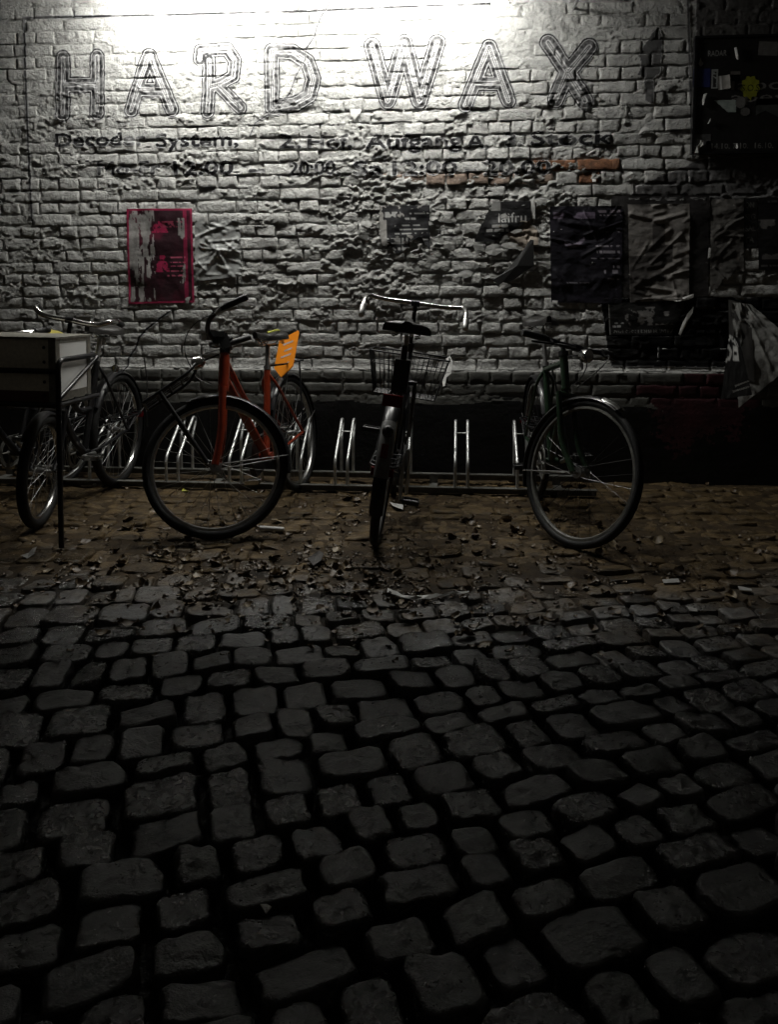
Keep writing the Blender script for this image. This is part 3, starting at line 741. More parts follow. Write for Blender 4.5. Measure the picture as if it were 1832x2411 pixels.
    for s in (-1, 1):
        p = BB + cd * (.17 * s) + Vector((0, s * .075, 0))
        m = MB(); m.tube([BB + Vector((0, s * .058, 0)), p], [.013, .009], 8); cra = m.build('crank_arm', M_ALU, root)
        m = MB(); c = p + Vector((0, s * .055, 0))
        for dx in (-.034, .034): m.box(c + Vector((dx, 0, 0)), (.014, .085, .022))
        m.tube([p, c + Vector((0, s * .045, 0))], .009, 6); m.box(c + Vector((0, s * .04, 0)), (.07, .008, .018)); m.box(c - Vector((0, s * .04, 0)), (.07, .008, .018))
        m.build('pedal', g('pedal', M_CHROME if not g('dark', False) else M_PLASTIC), root)
    if g('guard', False):
        m = MB(); d = (BB - ar); top = [ar + Vector((-.03, -.07, .06)), BB + Vector((.06, -.07, .105)), BB + Vector((.115, -.07, 0)), BB + Vector((.06, -.07, -.10)), ar + Vector((-.03, -.07, -.05)), ar + Vector((-.07, -.07, 0))]
        m.add(top + [p + Vector((0, .03, 0)) for p in top], [tuple(range(6)), tuple(range(11, 5, -1))] + [(i, i + 6, (i + 1) % 6 + 6, (i + 1) % 6) for i in range(6)]); m.build('chain_guard', M_PLASTIC, root)
    else:
        m = MB(); P = []
        for k in range(13): t = R(-90 + 180 * k / 12 + 8); P.append(BB + Vector((math.cos(t) * .09, -.048, math.sin(t) * .09)))
        for k in range(9): t = R(90 + 180 * k / 8); P.append(ar + Vector((math.cos(t) * .036, -.048, math.sin(t) * .036)))
        m.tube(P, .0045, 5, closed=True); m.build('chain', M_GALVD, root)
    # carriers
    if g('carrier', False):
        z = Rr + .075; m = MB()
        for y in (-.06, .06):
            m.tube(bend([(.16, y * .6, z), (.10, y, z), (-.24, y, z), (-.26, 0, z)], .03), .0065, 8)
            m.tube([(-.14, y, z), ar + Vector((0, y * 1.15, 0))], .0055, 6); m.tube([(-.02, y, z), ar + Vector((0, y * 1.15, 0))], .0055, 6)
        for x in (.04, -.06, -.16): m.tube([(x, -.06, z), (x, .06, z)], .005, 6)
        m.tube([(-.20, 0, z + .004), (.1, 0, z + .004)], .0055, 6)
        if g('clamp', False): m.tube(bend([(-.20, -.035, z + .012), (.08, -.03, z + .03), (.10, 0, z + .03), (.08, .03, z + .03), (-.20, .035, z + .012)], .03), .004, 6)
        ca_ = m.build('rear_carrier', g('carmat', M_BLACK), root)
        m = MB(); m.box((-.272, 0, z - .018), (.012, .10, .034)); m.build('reflector', M_RED, ca_)
    if g('fcarrier', False):
        z = Rf + Rf + .055; x0 = wb; m = MB(); c = []
        for y in (-.075, .075):
            m.tube(bend([(wb - .07, y * .5, z + .115), (wb - .02, y, z + .07), (wb + .22, y, z - .0)], .05), .008, 8)
            m.tube([(wb + .13, y, z + .02), (wb + .03, y * .8, Rf + .02)], .0105, 8)
        for t in (.02, .08, .15, .22): m.tube([(wb + t, -.075, z + .07 - .31 * t), (wb + t, .075, z + .07 - .31 * t)], .0065, 6)
        for y in (-.03, .0, .03): m.tube([(wb - .02, y, z + .076), (wb + .22, y, z + .002)], .004, 6)
        m.build('front_carrier', M_BLACK, root, S)
    if g('light', False):
        q = g('lightpos', Vector((.10, 0, -.06))) ; c = bc + q
        m = MB(); m.tube([c - Vector((.05, 0, 0)), c - Vector((.03, 0, 0)), c, c + Vector((.012, 0, 0))], [.012, .03, .034, .034], 14); hl = m.build('headlight', g('lightmat', M_CHROME), root, S)
        m = MB(); m.tube([c + Vector((.0125, 0, 0)), c + Vector((.018, 0, 0)), c + Vector((.020, 0, 0))], [.031, .024, .002], 14); m.build('lens', M_LENS, hl, S)
        m = MB(); m.tube([c - Vector((.04, 0, .0)), Ht + Vector((.03, 0, 0))], .005, 6); m.build('lamp_bracket', M_PLASTIC, hl, S)
    if g('stand', False):
        m = MB(); m.tube(bend([BB + Vector((-.06, .03, -.01)), BB + Vector((-.11, .09, -.15)), BB + Vector((-.15, .135, -.275 + g('standz', 0)))], .05), .008, 8); m.build('kickstand', M_ALU, root)
    return root, dict(S=S, HM=HM, BB=BB, Ht=Ht, Hb=Hb, ar=ar, af=af, bc=bc, sp=sp, ST=ST, A=A)

# ---- orange city bike, rear wheel in the rack, front wheel turned aside
orb, q = bicycle('city_bicycle', 'orange step-through city bicycle with front carrier and hexagonal orange plate', (-0.945, -0.415), -99.5, 7.0, -66,
    dict(wb=.985, rake=.02, R=.345, frame=M_ORANGE, style='step', ft=.0185, blade=.0185, hl=.17, rise=.075, ext=.05, bar='swept', barmat=M_BLACK, fcarrier=True, guard=True, bell=True, tyre=.021, mf0=85, mf1=205, post=.14, stl=.50, crank=62, light=True, lightpos=Vector((.13, 0, -.075)), stemmat=M_BLACK, bbx=.42))
m = MB(); m.tube([q['Ht'] - ADIR * .03, q['Hb'] - ADIR * .035], .028, 14); m.build('head_sleeve', M_ORANGE, orb)
m = MB()    # phone / display clamped on the stem
m.box(q['bc'] + Vector((-.01, 0, .03)), (.09, .07, .03), Matrix.Rotation(R(-25), 3, 'Y')); m.box(q['bc'] + Vector((-.04, 0, -.02)), (.05, .055, .08)); m.build('display_mount', M_PLASTIC, orb, q['S'])
# rear carrier side plate
m = MB(); hexp = [(-.068, .115), (.062, .165), (.075, .15), (.075, -.06), (.0, -.125), (-.068, -.065)]
Mp = Matrix.Translation((0.05, 0.03, .80)) @ Matrix.Rotation(R(72), 4, 'Z') @ Matrix.Rotation(R(-26), 4, 'X')
def plate_pts(y): return [Mp @ Vector((x, y, z)) for x, z in hexp]
pv = plate_pts(-.002) + plate_pts(.002)
m.add(pv, [tuple(range(6)), tuple(range(11, 5, -1))] + [(i, (i + 1) % 6, (i + 1) % 6 + 6, i + 6) for i in range(6)]); plate = m.build('advert_plate', M_ORPLATE, orb, smooth=False)
for (zc_, x0, x1, h_) in ((.075, -.028, .045, .020), (.035, -.012, .045, .018), (-.005, -.03, .045, .018), (-.04, .022, .042, .010)):
    m = MB()
    for sgn in (-1, 1):
        n_ = 7
        for kx in range(n_):
            xa = x0 + (x1 - x0) * kx / n_; xb = xa + (x1 - x0) / n_ * .78
            m.add([Mp @ Vector((xx, sgn * .0032, zc_ + zz + .25 * (xx - x0))) for xx, zz in ((xa, 0), (xb, 0), (xb, h_ * .62), (xa, h_ * .62))], [(0, 1, 2, 3)])
    m.build('print_line', M_PAPER, plate, smooth=False)
m = MB()
for xx in (-.03, .0, .03): m.tube([Mp @ Vector((xx, .01, -.06)), Mp @ Vector((xx * 1.2, .03, -.40))], .003, 5)
m.build('guard_wire', M_ALU, orb)
m = MB(); zt = .86
for y in (-.05, .05): m.tube([(-.18, y, .765), (.14, y, .765)], .006, 6); m.tube([(-.12, y, .765), (0, y * 1.3, .345)], .0055, 6)
for x in (-.18, -.02, .14): m.tube([(x, -.05, .765), (x, .05, .765)], .0055, 6)
m.build('rear_carrier', M_BLACK, orb)
m = MB(); m.tube(bend([q['sp'] + Vector((.10, .05, .065)), q['sp'] + Vector((.0, .07, .075)), q['sp'] + Vector((-.10, .04, .07))], .05), [.006] * 8, 6); m.build('yellow_strap', M_LEAFY, orb)

# ---- dark city bike seen from behind, front wheel in the rack
mid, q = bicycle('city_bicycle', 'black city bicycle seen from behind with wire front basket and red rear reflector', (-0.385, -1.42), 90.5, 8.0, 3,
    dict(wb=1.0, R=.345, frame=M_BLACK, style='dutch', hl=.2, rise=.25, ext=.03, bar='down', barmat=M_CHROME, grip=M_ALU, carrier=True, mudpanel=True, mr1=200, post=.21, stl=.52, sw=.235, sl=.27, stand=False, crank=75, dark=True, guard=True, tyre=.021, bartilt=1.0, levers=False))
S = q['S']; bx0 = q['Ht'].x + .05
m = MB(); zt, zb = .835, .60; hw = .225; hwb = .175; bl = .27
def ring(z, w, x0, x1, r): m.tube(bend([(x0, -w, z), (x1, -w, z), (x1, w, z), (x0, w, z), (x0, -w + .001, z)], .02, 4), r, 6)
ring(zt, hw, bx0, bx0 + bl, .005); ring((zt + zb) / 2 + .05, (hw + hwb) / 2 + .01, bx0 + .01, bx0 + bl - .01, .0025); ring(zb, hwb, bx0 + .03, bx0 + bl - .03, .004)
for k in range(17):
    t = -1 + 2 * k / 16
    for xa, xb in ((bx0, bx0 + .03), (bx0 + bl, bx0 + bl - .03)): m.tube([(xa, t * hw, zt), (xb, t * hwb, zb)], .0018 if k % 4 else .003, 5)
for k in range(9):
    t = k / 8
    for s in (-1, 1): m.tube([(bx0 + bl * t, s * hw, zt), (bx0 + .03 + (bl - .06) * t, s * hwb, zb)], .0018, 5)
    m.tube([(bx0 + .03 + (bl - .06) * t, -hwb, zb), (bx0 + .03 + (bl - .06) * t, hwb, zb)], .0018, 5)
m.build('wire_basket', M_BLACK, mid)
m = MB(); m.box((-.265, 0, .715), (.018, .085, .05)); m.build('reflector', M_RED, mid)
m = MB(); m.box((.19, 0, .78), (.10, .075, .16)); m.tube([(.17, 0, .86), (.16, 0, .93)], .016, 8); m.build('seat_bag', M_PLASTIC, mid)
m = MB(); m.tube(bend([(.02, -.09, .46), (.02, -.10, .36), (.05, -.11, .24)], .03), .009, 8); m.build('lock_bar', M_ALU, mid)
# ---- dark green bike
grn, q = bicycle('touring_bicycle', 'dark green diamond-frame bicycle with front wheel turned and chrome mudguard tip', (0.455, -0.43), -85.0, 0.5, 36,
    dict(wb=.96, R=.345, frame=M_GREEN, fork=M_GREEN, style='diamond', ft=.0165, blade=.0145, hl=.17, rise=.05, ext=.09, bar='straight', barmat=M_BLACK, carrier=True, clamp=True, mf0=66, mf1=205, tip=True, post=.20, stl=.53, crank=20, dark=True, light=True, lightpos=Vector((.075, 0, -.03)), rim=M_GALVD, bbx=.42, tyre=.019, levmat=M_BLACK))
m = MB(); m.tube([(.10, .06, .78), (.16, .09, .60), (.16, .09, .40)], .006, 6); m.build('pannier_strap', M_PLASTIC, grn)
# ---- bike with a yellow saddle, half hidden behind the freight bike
ylw, q = bicycle('city_bicycle', 'dark bicycle with faded yellow saddle half hidden behind the grey box', (-2.42, -0.42), -96.0, -1, 8,
    dict(wb=.99, R=.335, frame=M_BLACK, style='dutch', hl=.16, rise=.10, bar='swept', barmat=M_CHROME, carrier=True, saddle=M_YELLOW, post=.14, stl=.50, sw=.22))
m = MB(); m.tube([q['bc'] + Vector((0, -.02, .0)), q['bc'] + Vector((0, .02, 0))], .02, 8); m.build('bar_clamp', M_ALU, ylw, q['S'])

# ---- freight bike with a box over a small front wheel
frt, q = bicycle('freight_bicycle', 'black freight bicycle with grey and white cargo box over small front wheel', (-2.085, -0.40), -90.5, -1.0, 10,
    dict(cat='cargo bicycle', wb=.90, R=.345, Rf=.285, frame=M_BLACK, style='dutch', ft=.018, hl=.30, rise=.17, ext=.02, bar='freight', barr=.0145, barmat=M_CHROME, carrier=True, post=.13, stl=.54, sw=.215, sl=.28, mudf=True, mf0=40, mf1=170, crank=5, tyre=.026, bartilt=-7, rim=M_CHROME, levers=False, light=False))
x0, x1, w2, zb, zt = .92, 1.24, .275, .685, .965
box = bpy.data.objects.new('cargo_box', None); COL.objects.link(box); box.parent = frt; box.empty_display_size = .1
m = MB(); m.box((x1, 0, (zb + zt) / 2), (.012, 2 * w2 - .004, zt - zb)); m.build('front_panel', M_GREYP, box, smooth=False)
m = MB(); m.box((x0, 0, (zb + zt) / 2), (.012, 2 * w2 - .004, zt - zb)); m.build('back_panel', M_GREYP, box, smooth=False)
for s in (-1, 1):
    m = MB(); m.box(((x0 + x1) / 2, s * (w2 - .004), (zb + zt) / 2), (x1 - x0 - .014, .012, zt - zb - .002)); m.build('side_panel', M_WHITE, box, smooth=False)
m = MB(); m.box(((x0 + x1) / 2, 0, zb + .006), (x1 - x0 - .014, 2 * w2 - .024, .010)); m.build('bottom_panel', M_GREYP, box, smooth=False)
m = MB(); m.box(((x0 + x1) / 2, 0, zt + .006), (x1 - x0 + .03, 2 * w2 + .02, .010)); m.build('lid', M_EDGE, box, smooth=False)
for s in (-1, 1):
    for xx in (x0, x1):
        sx = 1 if xx == x1 else -1
        m = MB(); m.box((xx - sx * .010, s * (w2 + .0035), (zb + zt) / 2), (.036, .003, zt - zb + .004)); m.box((xx + sx * .0078, s * (w2 - .0125), (zb + zt) / 2), (.003, .033, zt - zb + .004)); m.build('corner_edging', M_EDGE, box, smooth=False)
    m = MB(); m.box(((x0 + x1) / 2, s * (w2 + .0035), zb + .018), (x1 - x0 - .06, .003, .04)); m.build('lower_edging', M_EDGE, box, smooth=False)
    m = MB(); m.box(((x0 + x1) / 2, s * (w2 + .0035), zt - .008), (x1 - x0 - .06, .003, .016)); m.build('upper_edging', M_EDGE, box, smooth=False)
m = MB(); m.box((x1 + .0075, 0, zb + .022), (.003, 2 * w2 - .062, .052)); m.build('bottom_strip', mat('dull_red_brown_strip', (.11, .05, .04), .5), box, smooth=False)
for zz in (zb + .03, zb + .09, zb + .18, zt - .035):
    for s in (-1, 1):
        m = MB(); m.tube([(x1 + .009, s * (w2 - .05), zz), (x1 + .013, s * (w2 - .05), zz), (x1 + .0135, s * (w2 - .05), zz)], [.008, .006, .001], 8); m.build('bolt', M_PLASTIC, box)
# carrier tubes round the box
m = MB()
for s in (-1, 1):
    y = s * (w2 + .022)
    m.tube(bend([(x1 + .022, y, .02), (x1 + .022, y, .875), (x0 - .03, y, .875), (.66, s * .03, .87)], .05), .0125, 10)
    m.tube([(x1 + .010, y, .705), (x0 - .04, y, .862)], .010, 8)
    m.tube([(x1 + .022, y, .672), (x0 - .05, y, .672)], .011, 8)
    m.tube([(x0 - .05, y, .672), (.72, s * .03, .62)], .010, 8)
m.tube([(x1 + .024, -w2 - .022, .825), (x1 + .024, w2 + .022, .825)], .0125, 8)
m.tube([(x1 + .022, -w2 - .022, .672), (x1 + .022, w2 + .022, .672)], .013, 8)
for xx in (x0 + .05, (x0 + x1) / 2): m.tube([(xx, -w2 - .022, .680), (xx, w2 + .022, .680)], .010, 8)
m.build('cargo_frame', M_BLACK, frt)
m = MB(); m.tube([(-.10, 0, .80), (-.16, 0, .80), (-.17, 0, .80)], [.03, .03, .004], 12); m.build('tail_light', M_LENS, frt, Matrix.Translation((.30, 0, .10)))
m = MB(); m.tube([(.0, .0, .70), (.02, .0, .72), (.03, 0, .70)], [.012, .026, .01], 10); m.build('hub_cap', M_CHROME, frt)
m = MB(); m.tube(bend([(-.24, .075, .77), (-.27, .085, .6), (-.25, .08, .45), (-.27, .08, .32)], .08), .004, 6); m.build('hanging_cable', M_PLASTIC, frt)
m = MB(); m.box((x1 + .02, -.045, .955), (.03, .06, .06)); m.build('front_reflector', M_RED, frt)

# ================================================================== LAMPS
def wall_lamp(label, a, b, parts):
    """fluorescent batten from a to b (tube axis), hood on the street side"""
    a = Vector(a); b = Vector(b); d = (b - a).normalized(); root = empty('wall_lamp', (a + b) / 2); tag(root, label, 'lamp', 'fluorescent lamps above the lettering')
    T = Matrix.Translation(-(a + b) / 2)
    m = MB(); m.tube([a, a + d * .004, b - d * .004, b], [.008, .0165, .0165, .008], 14); m.build('tube', M_TUBE, root, T)
    for p, s in ((a, -1), (b, 1)):
        m = MB(); m.tube([p + d * s * .002, p + d * s * .03], .018, 12); m.build('end_cap', M_WHITE, root, T)
        m = MB(); m.tube(bend([p + d * s * .016 + Vector((0, 0, .0)), p + d * s * .016 + Vector((0, .02, .09)), p + d * s * .016 + Vector((0, .37 , .11))], .03), .009, 8); m.build('bracket', M_HOOD, root, T)
    pr = [(.035, .075), (-.02, .085), (-.075, .045), (-.092, -.142)]
    h0, h1 = parts; A = a + d * h0; B = b - d * h1; V = []
    for p in (A, B):
        for y, z in pr: V.append(p + Vector((0, y, z)))
        for y, z in reversed(pr): V.append(p + Vector((0, y - .002 - .002 * (z < 0), z + .003)))
    n = len(pr) * 2; F = [(i, (i + 1) % n, (i + 1) % n + n, i + n) for i in range(n)]
    F += [(0, 1, 6, 7), (1, 2, 5, 6), (2, 3, 4, 5)]; F += [tuple(q + n for q in reversed(f)) for f in ((0, 1, 6, 7), (1, 2, 5, 6), (2, 3, 4, 5))]
    m = MB(); m.add(V, F); m.build('hood', M_HOOD, root, T, smooth=False)
    return root
wall_lamp('left fluorescent lamp lighting the first painted word from above', (-2.12, -0.36, 3.015), (-1.15, -0.36, 3.01), (-.03, -.03))
wall_lamp('right fluorescent lamp lighting the second painted word from above', (-0.84, -0.36, 3.005), (0.13, -0.36, 3.00), (-.03, -.03))
e0 = W(1158, 9, -0.36); e1 = W(1372, -12, -0.36); btn = empty('batten_lamp', (e0 + e1) / 2); tag(btn, 'slim batten lamp with one glowing end at the top edge of the wall', 'lamp')
TB = Matrix.Translation(-(e0 + e1) / 2); dd = (e1 - e0).normalized()
m = MB(); m.tube([e0, e0 + dd * .01, e0 + dd * .085, e0 + dd * .09], [.006, .014, .014, .006], 12); m.build('glowing_end', mat('glowing_lamp_end', (1, 1, 1), .4, emit=((1, .99, .95), 60.0)), btn, TB)
m = MB(); m.box((e0 + e1) / 2 + dd * .06 + Vector((0, .0, .022)), ((e1 - e0).length - .10, .04, .022)); m.build('housing', M_WHITE, btn, TB, smooth=False)
m = MB(); m.tube([e1 + Vector((0, 0, .03)), e1 + Vector((0, .37, .05))], .008, 6); m.build('bracket', M_HOOD, btn, TB)

# ================================================================== POSTERS AND STICKERS
def blur(a, n):
    for _ in range(n):
        p = np.pad(a, 1, mode='edge'); a = (p[:-2, 1:-1] + p[2:, 1:-1] + p[1:-1, :-2] + p[1:-1, 2:] + 2 * p[1:-1, 1:-1]) / 6
    return a
def minf(a, n):
    for _ in range(n):
        p = np.pad(a, 1, mode='edge'); a = np.minimum.reduce([p[:-2, 1:-1], p[2:, 1:-1], p[1:-1, :-2], p[1:-1, 2:], p[1:-1, 1:-1]])
    return a
def sheet(name, label, cat, quad, colfn, mask=None, wr=0.004, res=0.0055, off=0.003, ridge=0.0, material=None, group=None, seed=0, flat=6, lift=None, folds=0):
    C = [W(*p) for p in quad]; tl, tr, br, bl = C
    w = ((tr - tl).length + (br - bl).length) / 2; h = ((bl - tl).length + (br - tr).length) / 2
    nu = max(4, int(w / res)); nv = max(4, int(h / res)); u = np.linspace(0, 1, nu); v = np.linspace(0, 1, nv)
    U, Vv = np.meshgrid(u, v)
    def bil(k): return (tl[k] * (1 - U) + tr[k] * U) * (1 - Vv) + (bl[k] * (1 - U) + br[k] * U) * Vv
    X = bil(0); Z = bil(2)
    st = 3; Ys = np.array([[surf(X[j, i], Z[j, i]) for i in range(0, nu, st)] for j in range(0, nv, st)])
    Ys = minf(Ys, 2); Ys = blur(Ys, flat)
    jj = np.clip(np.arange(nv) / st, 0, Ys.shape[0] - 1.001); ii = np.clip(np.arange(nu) / st, 0, Ys.shape[1] - 1.001)
    j0 = jj.astype(int); i0 = ii.astype(int); fj = (jj - j0)[:, None]; fi = (ii - i0)[None, :]
    j1 = np.minimum(j0 + 1, Ys.shape[0] - 1); i1 = np.minimum(i0 + 1, Ys.shape[1] - 1)
    Y = (Ys[j0][:, i0] * (1 - fi) + Ys[j0][:, i1] * fi) * (1 - fj) + (Ys[j1][:, i0] * (1 - fi) + Ys[j1][:, i1] * fi) * fj
    Y = Y - off - wr * np.abs(fbm(X * 9, Z * 15, 400 + seed, 4)) * 1.3
    if ridge: Y = Y - ridge * np.clip(1 - 9 * np.abs(fbm(X * 6 + Z * 3, Z * 9, 500 + seed, 3)), 0, 1) - ridge * .7 * np.clip(1 - 9 * np.abs(fbm(X * 8 - Z * 4, Z * 6, 520 + seed, 3)), 0, 1)
    if folds:
        rr_ = random.Random(seed)
        for _ in range(folds):
            x0_, z0_ = rr_.uniform(X.min(), X.max()), rr_.uniform(Z.min(), Z.max()); an = rr_.gauss(0, .5); ln = rr_.uniform(.05, .26)
            d_ = seg_dist(X, Z, [((x0_, z0_), (x0_ + ln * math.cos(an), z0_ + ln * math.sin(an)))])
            Y = Y - rr_.uniform(.002, .007) * np.clip(1 - (d_ / rr_.uniform(.007, .022)), 0, 1)**.8
    if lift is not None: Y = Y - lift(U, Vv)
    col = colfn(U, Vv, U * w, (1 - Vv) * h)
    keep = np.ones(U.shape, bool) if mask is None else mask(U, Vv, X, Z) > .5
    n = nu; a = (np.arange(nv - 1)[:, None] * n + np.arange(n - 1)[None, :]); kc = keep[:-1, :-1] & keep[1:, :-1] & keep[:-1, 1:] & keep[1:, 1:]
    a = a[kc]; Q = np.stack([a, a + n, a + n + 1, a + 1], 1)
    used = np.unique(Q); re = np.zeros(nu * nv, int); re[used] = np.arange(len(used))
    c = C[0]; base = Vector(((tl.x + br.x) / 2, 0, min(bl.z, br.z)))
    P = np.stack([X.ravel() - base.x, Y.ravel(), Z.ravel() - base.z], 1)[used]
    P2 = P.copy(); P2[:, 1] -= 0.0
    o = np_obj(name, P, re[Q], material or M_PRINT, None, True, col.reshape(-1, 3)[used] if col is not None else None)
    o.location = base; tag(o, label, cat, group)
    return o
def rgb(*c): return np.array(c, float)
def mixc(base, col, m): return base * (1 - m[..., None]) + rgb(*col) * m[..., None]
def bars(U, V, u0, u1, v0, v1, s, dens=60):      # unreadably small print: a row of broken strokes
    return ((U > u0) & (U < u1) & (V > v0) & (V < v1) & (vnoise(U * dens, V * 3, s) > .38) & (vnoise(U * dens * .3, V * 9, s + 5) > .2)).astype(float)
def ptext(c, U, V, LX, LZ, txt, u0, u1, vb, hh, col, w, h, bold=0.03):
    m = text_mask(txt, LX, LZ[::-1] if False else LZ, u0 * w, (1 - vb) * h, u1 * w, hh * h, bold=bold); return mixc(c, col, m)
# text_mask wants z increasing with row: wrap
def put_text(c, LX, LZ, txt, x0, zb, x1, hh, col, bold=0.03, flip=False, slope=0.0):
    m = text_mask(txt, LX, LZ[::-1], x0, zb, x1, hh, bold=bold, flip=flip, slope=slope)[::-1]; return mixc(c, col, m)

PINK = (0.30, 0.018, 0.065)
def c_pink(U, V, LX, LZ):
    c = np.ones(U.shape + (3,)) * rgb(0.022, 0.006, 0.010)
    c = mixc(c, (0.08, 0.008, 0.022), sstep(.0, .5, fbm(U * 4, V * 4, 600, 4)))
    e = np.minimum(np.minimum(U, 1 - U) * .42, np.minimum(V, 1 - V) * .60)
    c = mixc(c, PINK, ((e < .011)).astype(float) * .9); c = mixc(c, PINK, ((U > .86) & (U < .92)).astype(float) * .7)
    fig = ((np.abs(U - .50) < .07 + .10 * np.clip(V - .14, 0, .1) * 5) & (V > .13) & (V < .25)) | (((U - .53) / .085)**2 + ((V - .60) / .055)**2 < 1) | (((U - .53) / .045)**2 + ((V - .51) / .035)**2 < 1) | ((U > .42) & (U < .64) & (V > .63) & (V < .67))
    c = mixc(c, PINK, (fig & (vnoise(U * 40, V * 50, 601) > .35)).astype(float))
    c = mixc(c, (.30, .05, .09), ((U > .55) & (U < .85) & (V > .13) & (V < .2) & (fbm(U * 9, V * 12, 608) > -.1)).astype(float))
    for q, v0 in enumerate((.505, .56, .60, .655, .70)): c = mixc(c, (.45, .10, .16), bars(U, V, .66 - .06 * (q == 4), .88, v0, v0 + .016, 602 + q, 40))
    torn = (fbm(U * 15, V * 4.5, 603, 5) * 1.5 + np.where(U < .42, .42 - .25 * (V > .72), -.55) + np.where((U > .78) & (U < .88) & (V > .1) & (V < .8), .55, 0) - np.where(U > .34, .18, 0) > .12)
    torn &= (e > .010)
    g = 0.26 + 0.12 * fbm(U * 15, V * 9, 604, 3)
    c = np.where(torn[..., None], g[..., None] * rgb(1, .97, .93), c)
    return c
sheet('poster', 'pink-bordered dark poster with pale torn strips down its left side', 'poster', [(298, 492), (452, 491), (458, 712), (304, 716)], c_pink, wr=.003, res=.0048, seed=1)
def c_pale(U, V, LX, LZ): return np.ones(U.shape + (3,)) * rgb(.40, .41, .40) * (0.85 + .3 * fbm(U * 6, V * 6, 610, 3))[..., None]
sheet('crumpled_sheet', 'crumpled pale grey sheet pasted right of the pink poster', 'poster', [(459, 512), (568, 508), (572, 650), (461, 662)], c_pale, mask=lambda U, V, X, Z: (V > .10 * fbm(U * 7, V * 2, 611) + .05) & (U < .97 + .05 * fbm(U, V * 9, 612)), wr=.004, folds=48, seed=2)
def c_bw(U, V, LX, LZ):
    c = np.ones(U.shape + (3,)) * rgb(.020, .020, .022)
    for q, (v0, hh, a, b) in enumerate(((.12, .10, .12, .42), (.14, .03, .60, 1.), (.24, .035, .50, .99), (.37, .03, .45, .8), (.44, .03, .4, .95), (.52, .03, .3, .95), (.62, .12, .05, .75), (.64, .04, .76, .98), (.80, .06, .18, .6), (.87, .06, .2, .55))):
        c = mixc(c, (.42, .42, .41), bars(U, V, a, b, v0, v0 + hh, 620 + q, 26))
    t = fbm(U * 5, V * 5, 640, 4) + .6 * (U < .14) - .15 > .28
    return np.where(t[..., None], rgb(.34, .33, .31), c)
sheet('poster', 'torn black flyer with rows of white print above the black bicycle handlebar', 'poster', [(893, 486), (1012, 484), (1013, 604), (896, 608)], c_bw, mask=lambda U, V, X, Z: (V < .84 + .22 * fbm(U * 5, V, 641, 3) - .12 * (U > .6)) & (U > .03 * fbm(U, V * 12, 642)), wr=.003, res=.0042, seed=3)
def c_tri(U, V, LX, LZ):
    c = np.ones(U.shape + (3,)) * rgb(.018, .018, .019); w, h = LX.max(), LZ.max()
    c = put_text(c, LX, LZ, 'laifru', .42 * w, .44 * h, .92 * w, .22 * h, (.42, .42, .41))
    for q, v0 in enumerate((.62, .72)): c = mixc(c, (.40, .40, .39), bars(U, V, .2, .62, v0, v0 + .06, 650 + q, 24))
    c = mixc(c, (.26, .26, .25), ((U > .28) & (U < .46) & (V < .28)).astype(float)); return c
sheet('poster', 'torn triangular black flyer remnant with white letters beside the ochre stain', 'poster', [(1120, 468), (1250, 466), (1250, 566), (1118, 570)], c_tri, mask=lambda U, V, X, Z: ((V < 1.02 - .75 * U + .25) & (V > .9 - 2.6 * U + .08 * fbm(U * 6, V * 6, 651, 2)) & (V > .08)), wr=.004, res=.0042, seed=4)
# curled black flap below it
def flap(name, label, pts, y0, y1, material, cat='paper scrap', group=None, n=10, thick=.0008):
    P = [W(*p) for p in pts]; c = sum(P, Vector()) / len(P); base = Vector((c.x, 0, min(p.z for p in P)))
    m = len(P); V = []
    ctr = None
    for layer in (0, 1):
        for i, p in enumerate(P):
            t = i / max(1, m - 1); s = surf(p.x, p.z) if name != 'x' else 0
            yy = min(s, 0) - (y0 + (y1 - y0) * (0.5 - 0.5 * math.cos(2 * math.pi * t))) - layer * thick
            V.append(Vector((p.x, yy, p.z)) - base)
        V.append(sum(V[-m:], Vector()) / m + Vector((0, -(y1 - y0) * .25, 0)))
    F = [(i, (i + 1) % m, m) for i in range(m)] + [((i + 1) % m + m + 1, i + m + 1, 2 * m + 1) for i in range(m)] + [(i, i + m + 1, (i + 1) % m + m + 1, (i + 1) % m) for i in range(m)]
    o = new_obj(name, V, F, material, None, False); o.location = base; tag(o, label, cat, group); return o
flap('poster_flap', 'black crescent of torn poster peeling off left of the purple poster', [(1160, 660), (1190, 640), (1222, 602), (1248, 565), (1256, 566), (1257, 626), (1236, 640), (1208, 660), (1176, 672)], .006, .028, mat('black_poster_back', (.012, .012, .012), .6))
def c_purple(U, V, LX, LZ):
    c = np.ones(U.shape + (3,)) * rgb(.009, .008, .013); w, h = LX.max(), LZ.max()
    c = mixc(c, (.02, .017, .028), np.clip(fbm(U * 3, V * 4, 660, 3) * 1.2, 0, 1))
    c = mixc(c, (.16, .13, .18), bars(U, V, .04, .62, .06, .125, 661, 14)); c = mixc(c, (.2, .17, .2), bars(U, V, .66, .97, .04, .075, 662, 20)); c = mixc(c, (.3, .27, .3), bars(U, V, .66, .98, .09, .10, 663, 40))
    sw = np.abs(V - (.33 + .08 * np.sin(U * 9 - 1.2))) < .022; c = mixc(c, (.22, .19, .24), (sw & (U > .2) & (U < .48)).astype(float))
    for q, (v0, a) in enumerate(((.255, .75), (.405, .55), (.455, .65), (.53, .5), (.61, .88), (.66, .75), (.74, .8), (.785, .22))): c = mixc(c, (.26, .24, .27), bars(U, V, a, .97 if q < 7 else .55, v0, v0 + (.030 if q in (2, 4, 5) else .016), 664 + q, 34))
    return c
sheet('poster', 'dark purple concert poster with small white lines of print', 'poster', [(1295, 487), (1466, 485), (1464, 714), (1298, 712)], c_purple, wr=.006, folds=22, seed=5)
